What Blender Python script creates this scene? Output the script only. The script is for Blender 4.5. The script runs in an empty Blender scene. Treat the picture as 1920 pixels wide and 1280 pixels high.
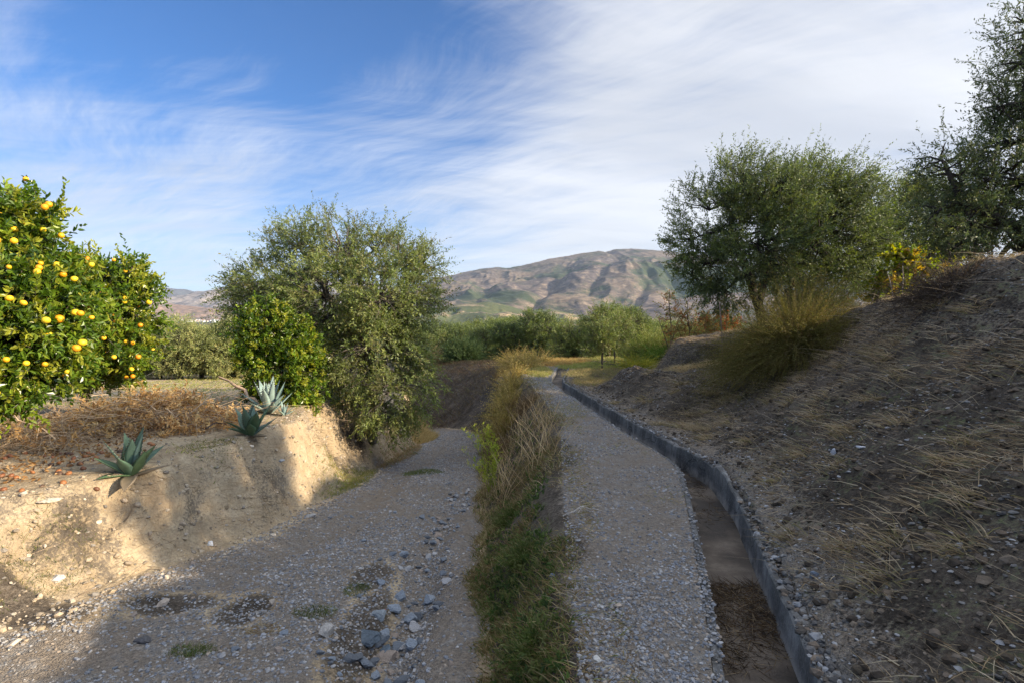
import bpy, math
import numpy as np
from math import radians, sin, cos, pi

# ------------------------------------------------------------------ camera, sky, sun
S = bpy.context.scene
F = 1067.0            # focal length in pixels of the 1920 px wide photograph (20 mm lens)
CZ = 1.6
cam = bpy.data.cameras.new('camera'); camo = bpy.data.objects.new('camera', cam)
S.collection.objects.link(camo); S.camera = camo
cam.sensor_width = 36.0; cam.lens = 20.0; cam.shift_y = -35/1920
cam.clip_start = 0.05; cam.clip_end = 40000
camo.location = (0, 0, CZ); camo.rotation_euler = (radians(90), 0, 0)

SUN_EL, SUN_AZ = radians(20.5), radians(108)      # azimuth clockwise from +Y
sun = bpy.data.lights.new('sun', 'SUN'); suno = bpy.data.objects.new('sun', sun)
S.collection.objects.link(suno)
sun.energy = 5.0; sun.angle = radians(0.55); sun.color = (1.0, 0.84, 0.62)
suno.rotation_euler = (radians(90)-SUN_EL, 0, pi-SUN_AZ)
suno.location = (20, 0, 20)

S.view_settings.view_transform = 'Standard'; S.view_settings.look = 'None'
S.view_settings.exposure = 0.9; S.view_settings.gamma = 1
S.render.engine = 'CYCLES'
S.cycles.max_bounces = 6; S.cycles.diffuse_bounces = 3; S.cycles.glossy_bounces = 2
S.cycles.transmission_bounces = 3; S.cycles.volume_bounces = 0; S.cycles.transparent_max_bounces = 4
S.cycles.use_denoising = True


class NT:
    """tiny helper to write node graphs"""
    def __init__(s, tree): s.t = tree; tree.nodes.clear()
    def n(s, typ, ins=None, **kw):
        nd = s.t.nodes.new(typ)
        for k, v in kw.items(): setattr(nd, k, v)
        for k, v in (ins or {}).items():
            sock = nd.inputs[k]
            if isinstance(v, bpy.types.NodeSocket): s.t.links.new(v, sock)
            elif v is not None: sock.default_value = v
        return nd
    def m(s, op, a, b=None, c=None, clamp=False):
        nd = s.n('ShaderNodeMath', operation=op, use_clamp=clamp)
        for i, v in enumerate((a, b, c)):
            if v is None: continue
            if isinstance(v, bpy.types.NodeSocket): s.t.links.new(v, nd.inputs[i])
            else: nd.inputs[i].default_value = v
        return nd.outputs[0]
    def vm(s, op, a, b=None, scale=None):
        nd = s.n('ShaderNodeVectorMath', operation=op)
        for i, v in enumerate((a, b)):
            if v is None: continue
            if isinstance(v, bpy.types.NodeSocket): s.t.links.new(v, nd.inputs[i])
            else: nd.inputs[i].default_value = v
        if scale is not None: nd.inputs['Scale'].default_value = scale
        return nd.outputs['Value'] if op in ('DOT_PRODUCT', 'LENGTH') else nd.outputs[0]
    def noise(s, vec, scale, detail=4, rough=.55, dist=0.0):
        return s.n('ShaderNodeTexNoise', {'Vector': vec, 'Scale': scale, 'Detail': detail, 'Roughness': rough, 'Distortion': dist}).outputs[0]
    def ss(s, v, a, b, o0=0.0, o1=1.0):
        nd = s.n('ShaderNodeMapRange', {'Value': v, 'From Min': a, 'From Max': b, 'To Min': o0, 'To Max': o1}, interpolation_type='SMOOTHSTEP')
        return nd.outputs[0]
    def mix(s, f, a, b):
        nd = s.n('ShaderNodeMix', data_type='RGBA')
        for k, v in ((0, f), (6, a), (7, b)):
            if isinstance(v, bpy.types.NodeSocket): s.t.links.new(v, nd.inputs[k])
            else: nd.inputs[k].default_value = v if k == 0 else (*v, 1) if len(v) == 3 else v
        return nd.outputs[2]
    def ramp(s, v, stops, interp='LINEAR'):
        nd = s.n('ShaderNodeValToRGB', {'Fac': v}); cr = nd.color_ramp; cr.interpolation = interp
        while len(cr.elements) < len(stops): cr.elements.new(.5)
        for e, (p, c) in zip(cr.elements, stops): e.position = p; e.color = (*c, 1)
        return nd.outputs[0]


W = bpy.data.worlds.new('World'); S.world = W; W.use_nodes = True
t = NT(W.node_tree)
sky = t.n('ShaderNodeTexSky', sky_type='NISHITA', sun_disc=False, sun_elevation=SUN_EL, sun_rotation=SUN_AZ,
          air_density=1.0, dust_density=0.6, ozone_density=2.0, altitude=600)
tc = t.n('ShaderNodeTexCoord'); dirv = tc.outputs['Generated']
sep = t.n('ShaderNodeSeparateXYZ', {0: dirv})
zz = t.m('ADD', t.m('MAXIMUM', sep.outputs[2], 0.0), 0.10)
px_ = t.m('DIVIDE', sep.outputs[0], zz); py_ = t.m('DIVIDE', sep.outputs[1], zz)
P = t.n('ShaderNodeCombineXYZ', {0: px_, 1: py_, 2: 0.0}).outputs[0]
# streaks of cirrus: stretch a plane of high cloud along a wind direction
def rot(vec, ang, sx, sy, off=(0, 0, 0)):
    return t.n('ShaderNodeMapping', {'Vector': vec, 'Location': off, 'Rotation': (0, 0, ang), 'Scale': (1/sx, 1/sy, 1)}, vector_type='TEXTURE').outputs[0]
warp = t.n('ShaderNodeTexNoise', {'Vector': P, 'Scale': 0.55, 'Detail': 3.0, 'Roughness': .5}).outputs[1]
Pw = t.vm('ADD', P, t.vm('SCALE', t.vm('SUBTRACT', warp, (.5, .5, .5)), scale=1.1))
n1 = t.noise(rot(Pw, radians(118), .22, 1.0), 1.0, 9, .60)
n2 = t.noise(rot(Pw, radians(150), .22, 2.6, (3, 1, 0)), 1.5, 9, .66)
n3 = t.noise(rot(Pw, radians(12), .30, 3.0, (7, 2, 0)), 1.7, 8, .66)
n5 = t.noise(rot(Pw, radians(135), .8, 9, (1, 4, 0)), 1.6, 8, .7)
n4 = t.noise(rot(P, radians(20), .8, 1.3, (2, 9, 0)), .8, 4, .5)
nz = t.m('ADD', t.m('ADD', t.m('MULTIPLY', n1, .35), t.m('MULTIPLY', n2, .34)), t.m('ADD', t.m('MULTIPLY', n3, .20), t.m('ADD', t.m('MULTIPLY', n4, .08), t.m('MULTIPLY', n5, .13))))
def toward(px, py):
    v = np.array([(px-960)/F, 1, (605-py)/F]); v /= np.linalg.norm(v); return tuple(v)
right = t.ss(t.vm('DOT_PRODUCT', dirv, toward(1560, 200)), .66, 1.0)
leftc = t.ss(t.vm('DOT_PRODUCT', dirv, toward(170, 150)), .955, 1.0)
midc = t.ss(t.vm('DOT_PRODUCT', dirv, toward(560, 300)), .955, 1.0)
blue = t.ss(t.vm('DOT_PRODUCT', dirv, toward(640, 40)), .90, 1.0)
blue2 = t.ss(t.vm('DOT_PRODUCT', dirv, toward(120, -140)), .93, 1.0)
low = t.ss(sep.outputs[2], .46, .05)
cover = t.m('ADD', t.m('ADD', t.m('MULTIPLY', right, .275), t.m('MULTIPLY', low, .08)),
            t.m('ADD', t.m('MULTIPLY', blue, -.17), t.m('ADD', t.m('MULTIPLY', blue2, -.12), t.m('ADD', t.m('MULTIPLY', midc, .10), t.m('MULTIPLY', leftc, .15)))))
dens = t.ss(t.m('ADD', nz, cover), .49, .90)
dens = t.m('MULTIPLY', t.m('POWER', dens, .85), .92)
cshade = t.noise(rot(Pw, radians(20), .3, 1.0, (11, 5, 0)), .9, 5, .55)
ccol = t.mix(t.ss(cshade, .35, .65), (4.0, 4.15, 4.5), (5.5, 5.55, 5.7))
hz = t.ss(sep.outputs[2], .25, -.05)
skyb = t.n('ShaderNodeVectorMath', {0: sky.outputs[0], 1: (.29, .60, .96)}, operation='MULTIPLY').outputs[0]
c1 = t.mix(dens, skyb, ccol)
c2 = t.mix(t.m('MULTIPLY', hz, .60), c1, (4.75, 5.0, 5.3))
# sky outside the frame (round the sun, overhead, behind) brightened as added fill light
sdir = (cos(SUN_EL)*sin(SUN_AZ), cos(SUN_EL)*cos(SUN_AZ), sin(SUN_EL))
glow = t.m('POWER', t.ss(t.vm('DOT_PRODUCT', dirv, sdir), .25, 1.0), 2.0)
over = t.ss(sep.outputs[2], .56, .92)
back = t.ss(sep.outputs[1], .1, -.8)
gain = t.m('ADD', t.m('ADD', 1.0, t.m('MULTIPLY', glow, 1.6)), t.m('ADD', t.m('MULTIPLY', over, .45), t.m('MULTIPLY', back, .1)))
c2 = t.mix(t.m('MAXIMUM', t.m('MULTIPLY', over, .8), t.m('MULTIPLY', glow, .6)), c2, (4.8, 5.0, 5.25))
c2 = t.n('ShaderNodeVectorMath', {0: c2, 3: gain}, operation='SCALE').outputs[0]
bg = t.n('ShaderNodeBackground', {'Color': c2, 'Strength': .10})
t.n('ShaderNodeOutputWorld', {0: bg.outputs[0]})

# ------------------------------------------------------------------ helpers
RNG = np.random.default_rng(7)
def R(a=0., b=1., n=None): return RNG.uniform(a, b, n)
def nrm(v): return v/np.maximum(np.linalg.norm(v, axis=-1, keepdims=True), 1e-9)
def at(px, py, d): return np.array([(px-960)/F*d, d, CZ+(605-py)/F*d])
def it(x, tab):
    a = np.array(tab, float); return np.interp(x, a[:, 0], a[:, 1])
def sm(x): x = np.clip(x, 0, 1); return x*x*(3-2*x)

def _h(ix, iy, s):
    n = (ix.astype(np.int64)*374761393 + iy.astype(np.int64)*668265263 + s*974634777) & 0x7fffffff
    n = ((n ^ (n >> 13))*1274126177) & 0x7fffffff
    n = ((n ^ (n >> 16))*1911520717) & 0x7fffffff
    return ((n ^ (n >> 13)) & 0xfffff)/float(0xfffff)
def vn(x, y, s=0):
    x, y = np.broadcast_arrays(np.asarray(x, float), np.asarray(y, float))
    ix, iy = np.floor(x), np.floor(y); fx, fy = x-ix, y-iy
    fx, fy = fx*fx*(3-2*fx), fy*fy*(3-2*fy)
    a, b, c, d = _h(ix, iy, s), _h(ix+1, iy, s), _h(ix, iy+1, s), _h(ix+1, iy+1, s)
    return (a*(1-fx)+b*fx)*(1-fy)+(c*(1-fx)+d*fx)*fy
def fbm(x, y, o=4, s=0, g=.5):
    r, a, tot = 0, 1., 0
    for i in range(o):
        r = r+a*vn(x, y, s+i*17); tot += a; a *= g; x = x*2.03+5.1; y = y*2.03-3.7
    return r/tot*2-1
def ridged(x, y, o=4, s=0, g=.5):
    r, a, tot = 0, 1., 0
    for i in range(o):
        r = r+a*(1-np.abs(vn(x, y, s+i*17)*2-1)*1.6); tot += a; a *= g; x = x*2.07+5.1; y = y*2.07-3.7
    return r/tot

def tag(o, label=None, cat=None, group=None, kind=None):
    for k, v in (('label', label), ('category', cat), ('group', group), ('kind', kind)):
        if v: o[k] = v
    return o
def link(o, parent=None):
    S.collection.objects.link(o)
    if parent: o.parent = parent
    return o
def empty(name, loc, label, cat, group=None, rz=0.):
    o = bpy.data.objects.new(name, None); o.empty_display_size = .2
    o.location = loc; o.rotation_euler = (0, 0, rz); link(o)
    return tag(o, label, cat, group)
def mesh(name, V, Fs, mat, parent=None, col=None, smooth=False, vcol=None, origin=None):
    """V (n,3); Fs list of (m,k) index arrays; col per-face colours; vcol per-vertex colours"""
    V = np.asarray(V, float)
    if origin is not None: V = V-np.asarray(origin, float)
    if not isinstance(Fs, (list, tuple)): Fs = [Fs]
    Fs = [np.asarray(f, np.int32) for f in Fs if len(f)]
    me = bpy.data.meshes.new(name)
    me.vertices.add(len(V)); me.vertices.foreach_set('co', V.astype(np.float32).ravel())
    nl = sum(f.size for f in Fs); nf = sum(len(f) for f in Fs)
    me.loops.add(nl); me.loops.foreach_set('vertex_index', np.concatenate([f.ravel() for f in Fs]))
    me.polygons.add(nf)
    tot = np.concatenate([np.full(len(f), f.shape[1], np.int32) for f in Fs])
    me.polygons.foreach_set('loop_start', np.concatenate([[0], np.cumsum(tot)[:-1]]).astype(np.int32))
    if smooth: me.polygons.foreach_set('use_smooth', np.ones(nf, bool))
    else: me.polygons.foreach_set('use_smooth', np.zeros(nf, bool))
    me.update(calc_edges=True)
    if col is not None:
        a = me.attributes.new('col', 'FLOAT_COLOR', 'FACE')
        c = np.ones((nf, 4), np.float32); c[:, :3] = col; a.data.foreach_set('color', c.ravel())
    if vcol is not None:
        a = me.attributes.new('zone', 'FLOAT_COLOR', 'POINT')
        c = np.ones((len(V), 4), np.float32); c[:, :3] = vcol; a.data.foreach_set('color', c.ravel())
    me.materials.append(mat)
    o = bpy.data.objects.new(name, me)
    if origin is not None and parent is None: o.location = tuple(origin)
    return link(o, parent)

# ------------------------------------------------------------------ materials
def mat_new(name):
    m = bpy.data.materials.new(name); m.use_nodes = True; return m, NT(m.node_tree)
def mat_leaf(name, trans=.35, rough=.5, spec=.3, back=None):
    m, t = mat_new(name)
    a = t.n('ShaderNodeAttribute', attribute_name='col').outputs['Color']
    g = t.n('ShaderNodeNewGeometry')
    tcn = t.n('ShaderNodeTexCoord').outputs['Object']
    nz = t.noise(tcn, 2.2, 3)
    a = t.n('ShaderNodeHueSaturation', {'Value': t.ss(nz, .25, .75, .8, 1.2), 'Color': a}).outputs[0]
    c = a if back is None else t.mix(g.outputs['Backfacing'], a, t.mix(.38, a, back))
    b = t.n('ShaderNodeBsdfPrincipled', {'Base Color': c, 'Roughness': rough, 'Specular IOR Level': spec})
    tl = t.n('ShaderNodeBsdfTranslucent', {'Color': t.n('ShaderNodeHueSaturation', {'Saturation': 1.15, 'Value': 1.5, 'Color': a}).outputs[0]})
    t.n('ShaderNodeOutputMaterial', {0: t.n('ShaderNodeMixShader', {0: trans, 1: b.outputs[0], 2: tl.outputs[0]}).outputs[0]})
    return m
def mat_attr(name, rough=.85, nscale=30., namp=.25, bump=.3, bscale=40., spec=.2):
    m, t = mat_new(name)
    a = t.n('ShaderNodeAttribute', attribute_name='col').outputs['Color']
    p = t.n('ShaderNodeTexCoord').outputs['Object']
    nz = t.noise(p, nscale, 5, .65)
    c = t.n('ShaderNodeHueSaturation', {'Value': t.ss(nz, .2, .8, 1-namp*1.3, 1+namp*1.3), 'Color': a}).outputs[0]
    bp = t.n('ShaderNodeBump', {'Height': t.noise(p, bscale, 5, .6), 'Strength': bump, 'Distance': .01})
    b = t.n('ShaderNodeBsdfPrincipled', {'Base Color': c, 'Roughness': rough, 'Normal': bp.outputs[0], 'Specular IOR Level': spec})
    t.n('ShaderNodeOutputMaterial', {0: b.outputs[0]})
    return m

M_olive = mat_leaf('olive_leaf', .30, .5, .3, (.19, .225, .12))
M_citrus = mat_leaf('citrus_leaf', .32, .32, .5)
M_autumn = mat_leaf('autumn_leaf', .5, .6, .2)
M_grass = mat_leaf('grass_blade', .35, .7, .15)
M_dry = mat_leaf('dry_grass_blade', .28, .8, .1)
M_bark = mat_attr('bark', .9, 14, .35, .9, 26)
M_stone = mat_attr('stone', .8, 28, .22, .5, 60)
M_clod = mat_attr('soil_clod', .95, 20, .3, .8, 40, .05)
M_fruit = mat_attr('fruit_skin', .45, 60, .06, .25, 150, .4)
M_agave = mat_attr('agave_leaf', .5, 9, .16, .15, 30, .4)
M_wood = mat_attr('weathered_wood', .85, 12, .3, .6, 50)
M_house = mat_attr('house_walls', .9, .2, .08, .1, 1)

def mat_ground():
    m, t = mat_new('ground')
    p = t.n('ShaderNodeNewGeometry').outputs['Position']
    z = t.n('ShaderNodeSeparateColor', {0: t.n('ShaderNodeAttribute', attribute_name='zone').outputs['Color']})
    grav, green, brown = z.outputs[0], z.outputs[1], z.outputs[2]
    nb = t.noise(p, 1.3, 6, .6); nm = t.noise(p, 6.0, 6, .65); nf = t.noise(p, 38, 5, .7)
    # soil
    soil = t.ramp(t.m('ADD', t.m('MULTIPLY', nb, .5), t.m('MULTIPLY', nm, .5)), [(.32, (.30, .215, .13)), (.5, (.43, .33, .205)), (.66, (.56, .45, .30))])
    soil = t.mix(t.ss(nf, .42, .72, 0, .55), soil, (.22, .165, .11))
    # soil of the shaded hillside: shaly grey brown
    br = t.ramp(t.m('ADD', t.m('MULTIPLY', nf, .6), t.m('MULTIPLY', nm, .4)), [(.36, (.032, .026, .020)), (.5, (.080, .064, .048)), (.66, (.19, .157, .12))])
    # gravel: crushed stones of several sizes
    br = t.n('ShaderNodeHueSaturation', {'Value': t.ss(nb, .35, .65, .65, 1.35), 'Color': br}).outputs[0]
    def stones(scale, stops):
        w = t.vm('ADD', p, t.vm('SCALE', t.n('ShaderNodeTexNoise', {'Vector': p, 'Scale': scale*.8, 'Detail': 2.0}).outputs[1], scale=.35/scale))
        v = t.n('ShaderNodeTexVoronoi', {'Vector': w, 'Scale': scale, 'Randomness': 1.0})
        r = t.n('ShaderNodeSeparateColor', {0: v.outputs['Color']})
        return t.ramp(r.outputs[0], stops), v.outputs['Distance'], r.outputs[1]
    g1, d1, r1 = stones(85, [(0, (.17, .16, .15)), (.35, (.24, .23, .215)), (.65, (.29, .275, .25)), (.88, (.33, .275, .21)), (1, (.42, .40, .37))])
    g2, d2, r2 = stones(34, [(0, (.17, .165, .16)), (.4, (.24, .235, .225)), (.7, (.30, .28, .25)), (1, (.40, .38, .35))])
    gravel = t.mix(t.ss(r2, .72, .78), g1, g2)
    gd = t.mix(t.ss(r2, .72, .78), d1, d2)
    fines = t.ramp(nf, [(.35, (.17, .135, .10)), (.65, (.33, .27, .205))])
    gravel = t.mix(t.ss(t.m('ADD', nm, t.m('MULTIPLY', nf, .35)), .46, .72, 0, .92), gravel, fines)
    wob = t.m('MULTIPLY', t.m('SUBTRACT', t.m('ADD', t.m('MULTIPLY', nm, .5), t.m('MULTIPLY', nf, .5)), .5), 1.5)
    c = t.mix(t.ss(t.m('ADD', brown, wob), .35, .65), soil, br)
    gm = t.ss(t.m('ADD', grav, wob), .35, .65)
    c = t.mix(gm, c, gravel)
    gc = t.mix(nf, (.045, .075, .02), (.12, .15, .045))
    c = t.mix(t.ss(t.m('ADD', green, t.m('MULTIPLY', wob, 1.2)), .45, .75, 0, .8), c, gc)
    hgt = t.m('ADD', t.m('MULTIPLY', t.m('SUBTRACT', .6, gd), t.m('MULTIPLY', gm, .9)), t.m('MULTIPLY', nf, .9))
    hgt = t.m('ADD', hgt, t.m('MULTIPLY', nm, 3.2))
    bp = t.n('ShaderNodeBump', {'Height': hgt, 'Strength': .9, 'Distance': .026})
    b = t.n('ShaderNodeBsdfPrincipled', {'Base Color': c, 'Roughness': .9, 'Normal': bp.outputs[0], 'Specular IOR Level': .15})
    t.n('ShaderNodeOutputMaterial', {0: b.outputs[0]})
    return m
M_ground = mat_ground()

def mat_concrete():
    m, t = mat_new('old_concrete')
    p = t.n('ShaderNodeNewGeometry').outputs['Position']
    nb = t.noise(p, 2.5, 7, .65); nf = t.noise(p, 45, 4, .7); ns = t.noise(t.n('ShaderNodeMapping', {'Vector': p, 'Scale': (9, 9, 1.2)}).outputs[0], 1.5, 4, .6)
    c = t.ramp(nb, [(.35, (.045, .043, .04)), (.5, (.10, .098, .092)), (.66, (.25, .24, .22))])
    c = t.mix(t.ss(ns, .42, .68, 0, .8), c, (.065, .058, .048))
    c = t.mix(t.ss(nf, .5, .75, 0, .5), c, (.32, .31, .29))
    ck = t.n('ShaderNodeTexVoronoi', {'Vector': t.vm('ADD', p, t.vm('SCALE', t.n('ShaderNodeTexNoise', {'Vector': p, 'Scale': 4.0}).outputs[1], scale=.25)), 'Scale': 1.6}, feature='DISTANCE_TO_EDGE').outputs['Distance']
    c = t.mix(t.ss(ck, .012, .004, 0, .85), c, (.02, .018, .015))
    sz = t.n('ShaderNodeSeparateXYZ', {0: p}).outputs[2]
    c = t.mix(t.m('MULTIPLY', t.ss(sz, -.10, -.17), t.ss(nb, .35, .6)), c, (.30, .275, .24))
    bp = t.n('ShaderNodeBump', {'Height': t.m('ADD', nf, t.m('MULTIPLY', nb, 2)), 'Strength': .6, 'Distance': .012})
    b = t.n('ShaderNodeBsdfPrincipled', {'Base Color': c, 'Roughness': .85, 'Normal': bp.outputs[0]})
    t.n('ShaderNodeOutputMaterial', {0: b.outputs[0]})
    return m
M_conc = mat_concrete()

def mat_silt():
    m, t = mat_new('silt')
    p = t.n('ShaderNodeNewGeometry').outputs['Position']
    nb = t.noise(p, 2.0, 6, .6); nf = t.noise(p, 60, 5, .7)
    c = t.ramp(nb, [(.38, (.030, .022, .015)), (.5, (.085, .064, .045)), (.65, (.18, .145, .11))])
    c = t.mix(t.ss(nf, .45, .7, 0, .55), c, (.06, .042, .03))
    bp = t.n('ShaderNodeBump', {'Height': nf, 'Strength': .5, 'Distance': .008})
    b = t.n('ShaderNodeBsdfPrincipled', {'Base Color': c, 'Roughness': .8, 'Normal': bp.outputs[0]})
    t.n('ShaderNodeOutputMaterial', {0: b.outputs[0]})
    return m
M_silt = mat_silt()

# ------------------------------------------------------------------ terrain
T_XL = [(-20, .05), (-3, .05), (0, .35), (2.55, .955), (2.87, 1.05), (3.45, 1.2), (4.32, 1.42), (5.25, 1.65), (6.1, 1.83), (6.5, 1.89),
        (7.0, 1.84), (7.76, 1.745), (8.98, 1.6), (11.4, 1.39), (13.1, 1.23), (15.1, 1.06), (16.2, 1.12), (18, 1.35), (20.6, 1.68), (24, 2.3), (28, 3.2), (32, 4.0), (60, 4.0)]
_ys = np.arange(-20, 61, .05); _xl = it(_ys, T_XL)
_k = np.exp(-.5*(np.arange(-8, 9)/3.5)**2); _k /= _k.sum()
_xl = np.convolve(np.pad(_xl, 8, mode='edge'), _k, 'valid')
def XL(y): return np.interp(y, _ys, _xl)
def CW(y): return it(y, [(-20, .40), (5.2, .40), (7, .31), (16, .31), (20, .36), (40, .36)])
def bend(y): return np.clip((y-19.5)/10, 0, None)**1.6*8.5
def ZT(y): return it(y, [(-20, .2), (3, .12), (10, .1), (15, -.25), (22, -.8), (30, -1.3), (45, -2.2), (80, -3.5), (200, -10)])
def ZR(y): return it(y, [(-20, .6), (0, -.3), (3.3, -.5), (5, -.65), (6.5, -.82), (10, -1.2), (14.4, -1.7), (20, -2.35), (24, -2.75), (28, -3.0), (60, -3.2)])
def ZB(y): return it(y, [(-20, 0), (20, 0), (25, -.1), (30, -.5), (35, -.9), (45, -1.8), (80, -3.5), (200, -10), (600, -35), (1500, -50), (3000, -18), (4500, 20), (9000, 20)])
def XC(y): return it(y, [(-5, -6), (3, -5.3), (4.5, -4.5), (5, -4.15), (6, -3.65), (8, -3.5), (11.4, -3.7), (20, -3.9)])-bend(y)
def XRL(y): return it(y, [(-5, -4.6), (3.3, -3.7), (4.7, -3.5), (6.5, -2.95), (10, -2.85), (20, -2.8)])-bend(y)
def XRR(y): return -.047*np.clip(y, -2, 22)-.03-bend(y)+.05*np.sin(y*2.1)+.035*np.sin(y*4.7+1)+.02*np.sin(y*9.3+2)
def XB(y): return it(y, [(-5, .02), (0, .1), (2.5, .28), (4.3, .38), (5.8, .5), (8.75, .72), (12.6, .62), (16, .35), (22, .3), (26, .3), (30, -3), (60, -6)])
def XK(y): return it(y, [(-5, 5.0), (4, 5.1), (9, 5.3), (13, 6.0), (16, 6.6), (24, 7.)])
def ZK(y): return it(y, [(-20, 2.5), (2, 2.5), (3.2, 2.15), (4.8, 2.0), (6, 2.2), (8, 1.9), (10, 1.72), (13, 1.6), (16, 1.3), (19, .6), (23, 0), (30, 0)])  # unseen crest near the camera raised and dipped to shape sun and shade
def PK(y): return it(y, [(-5, .95), (4, 1.0), (6, 1.1), (9, 1.7), (12, 2.8), (15, 4.2), (20, 3)])

def terrain(x, y, micro=True):
    x = np.asarray(x, float); y = np.asarray(y, float)
    wob = fbm(x*.55, y*.55, 3, 5)*.22*np.clip((y-1)/4, .3, 1)
    xc, xl, xr, xb = XC(y)+wob*1.3, XRL(y)+wob*.5, XRR(y), XB(y)+wob*.25
    zt, zr, zb = ZT(y), ZR(y), ZB(y)
    xR = XL(y)+CW(y)+.1; xk = XK(y)
    nb_ = np.clip(1.25-y/30, 0, 1)
    fl_ = (ridged(y*1.3+x*.4, y*.2, 3, 83)-.45)*.26+(ridged(y*4.2+x*.8, x*1.2, 3, 85)-.45)*.10
    xc = xc+fl_*nb_; xl = xl+fl_*.35*nb_
    s1 = np.clip((x-xc)/np.maximum(xl-xc, .05), 0, 1); s1 = .55*sm(s1)+.45*s1
    s1 = s1+np.clip(s1*(1-s1)*4, 0, 1)*(.020*np.sin(s1*21+fbm(x*1.5, y*1.5, 2, 87)*5)+.014*np.sin(s1*47+fbm(x*3, y*2.5, 2, 88)*6))*nb_
    z = zt+(zr-zt)*s1
    s2 = np.clip((x-xr)/np.maximum(xb-xr, .05), 0, 1); s2 = .6*sm(s2)+.4*s2
    z = np.where(x > xr, zr+(zb-zr)*s2, z)
    s3 = np.clip((x-xR)/np.maximum(xk-xR, .5), 0, 1.0)
    zh = zb+.045*np.clip((x-xR+.1)*14, 0, 1)+(ZK(y))*np.power(s3, PK(y))
    zh = np.maximum(zh, zb+.60*sm((x-xR+.05)/1.25)*sm((14.0-y)/1.3)*sm((y-6.5)/4.5)*(1+.12*fbm(x*1.1, y*.9, 2, 67)))
    zh = np.maximum(zh, zb+(1.12*sm((x-3.75-.12*np.abs(y-15.6)**1.5)/1.15)+.16*np.clip((x-5)/1.4, 0, 1))*sm((y-13.6)/1.3)*sm((18.6-y)/1.6))
    beyond = np.clip(x-xk, 0, 30)
    zh = zh+beyond*.05*np.exp(-beyond/10)
    z = np.where(x > xR, zh, z)
    # slight camber and ruts on the track
    onr = sm((x-xl)/.3)*sm((xr-x)/.25)*(y < 26)
    rut = np.exp(-((x-(xr-.55))/.22)**2)+np.exp(-((x-(xl+.75))/.28)**2)
    z = z-onr*rut*.045+onr*.02*fbm(x*2.2, y*1.4, 3, 77)
    gx = -.86+.07*np.sin(y*1.7)+.05*np.sin(y*3.9+1)
    gd = it(y, [(1, .16), (3.2, .24), (4.4, .18), (6, .11), (8.5, .06), (10, 0)])
    gw = it(y, [(1, .14), (4, .25), (6, .16), (9, .13)])
    z = z-onr*gd*np.exp(-((x-gx)/gw)**2)
    for (cx, cy, rx, ry, dp) in ((-2.75, 4.6, .38, .22, .06), (-2.1, 4.45, .24, .34, .07)):
        z = z-dp*np.exp(-((x-cx)/rx)**2-((y-cy)/ry)**2)
    if micro:
        near = np.clip(1.4-y/60, .0, 1)
        offcanal = sm(np.abs(x-XL(y)-.2)/.5-.45)
        bankf = 4*s1*(1-s1)*(x < xr)
        hill = sm((x-xR-.1)/.8)
        bermf = 4*s2*(1-s2)*(x > xr)*(x < xb+.3)
        n = fbm(x*1.1, y*1.1, 4, 11)*.035+fbm(x*5, y*5, 3, 23)*.014+fbm(x*16, y*16, 2, 31)*.006
        n = n+bankf*(ridged(x*1.8, y*2.8, 4, 41)-.45)*.20+bankf*fbm(x*5, y*5, 4, 47)*.09-bankf*np.clip(ridged(x*4+3, y*7, 3, 49)-.62, 0, 1)*.22
        n = n+hill*(fbm(x*.9, y*.9, 4, 53)*.15+fbm(x*4.0, y*4.0, 4, 57)*.07+(ridged(x*2.2, y*2.2, 3, 59)-.5)*.05)
        n = n+bermf*fbm(x*2.5, y*2.5, 4, 61)*.07
        z = z+n*near*offcanal
    far = sm((y-30)/14)
    z = z*(1-far)+far*(ZB(y)+fbm(x*.02, y*.02, 3, 71)*np.clip(y*.004, 0, 6)*.5)
    return z

# grid following the canal
us = [0.]
def grow(start, step, lim, g, smax=1e9):
    a = [start]; st = step
    while a[-1] < lim: a.append(a[-1]+st); st = min(st*g, smax)
    return np.array(a)
right_u = np.concatenate([grow(.11, .04, 6.6, 1.002, .05), grow(6.7, .08, 9500, 1.13)])
left_u = np.concatenate([grow(.055, .035, 3.7, 1.002, .05), grow(3.76, .02, 6.2, 1.0), grow(6.25, .05, 8.2, 1.0), grow(8.3, .08, 9500, 1.13)])
cols = np.concatenate([-left_u[::-1], [-.012], [10.5], [11.5], [20+.012]])   # codes: 10.x inside the trench, 20+ right of it
cols = np.concatenate([cols, 20+right_u])
ys = [-12.]
while ys[-1] < 9500:
    y = ys[-1]; ys.append(y+(.4 if y < 1 else max(.036, y*.0062) if y < 34 else y*.05))
ys = np.array(ys)
Y, U = np.meshgrid(ys, cols, indexing='ij')
cw = CW(Y)*np.clip((31-Y)/2, 0.02, 1)
X = np.where(U < 5, XL(Y)+U, np.where(U < 15, XL(Y)+(U-10.5)*cw+np.where(U < 11, .004, -.004), XL(Y)+cw+(U-20)))
Zt = terrain(X, Y)
intr = ((U > 5) & (U < 15)) & (Y < 30.5)
lipl = (np.abs(U+.012) < 1e-4) | (np.abs(U-20.012) < 1e-4)
Zt = np.where(intr, -.5, Zt); Zt = np.where(lipl & (Y < 30.5), -.3, Zt)

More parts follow.
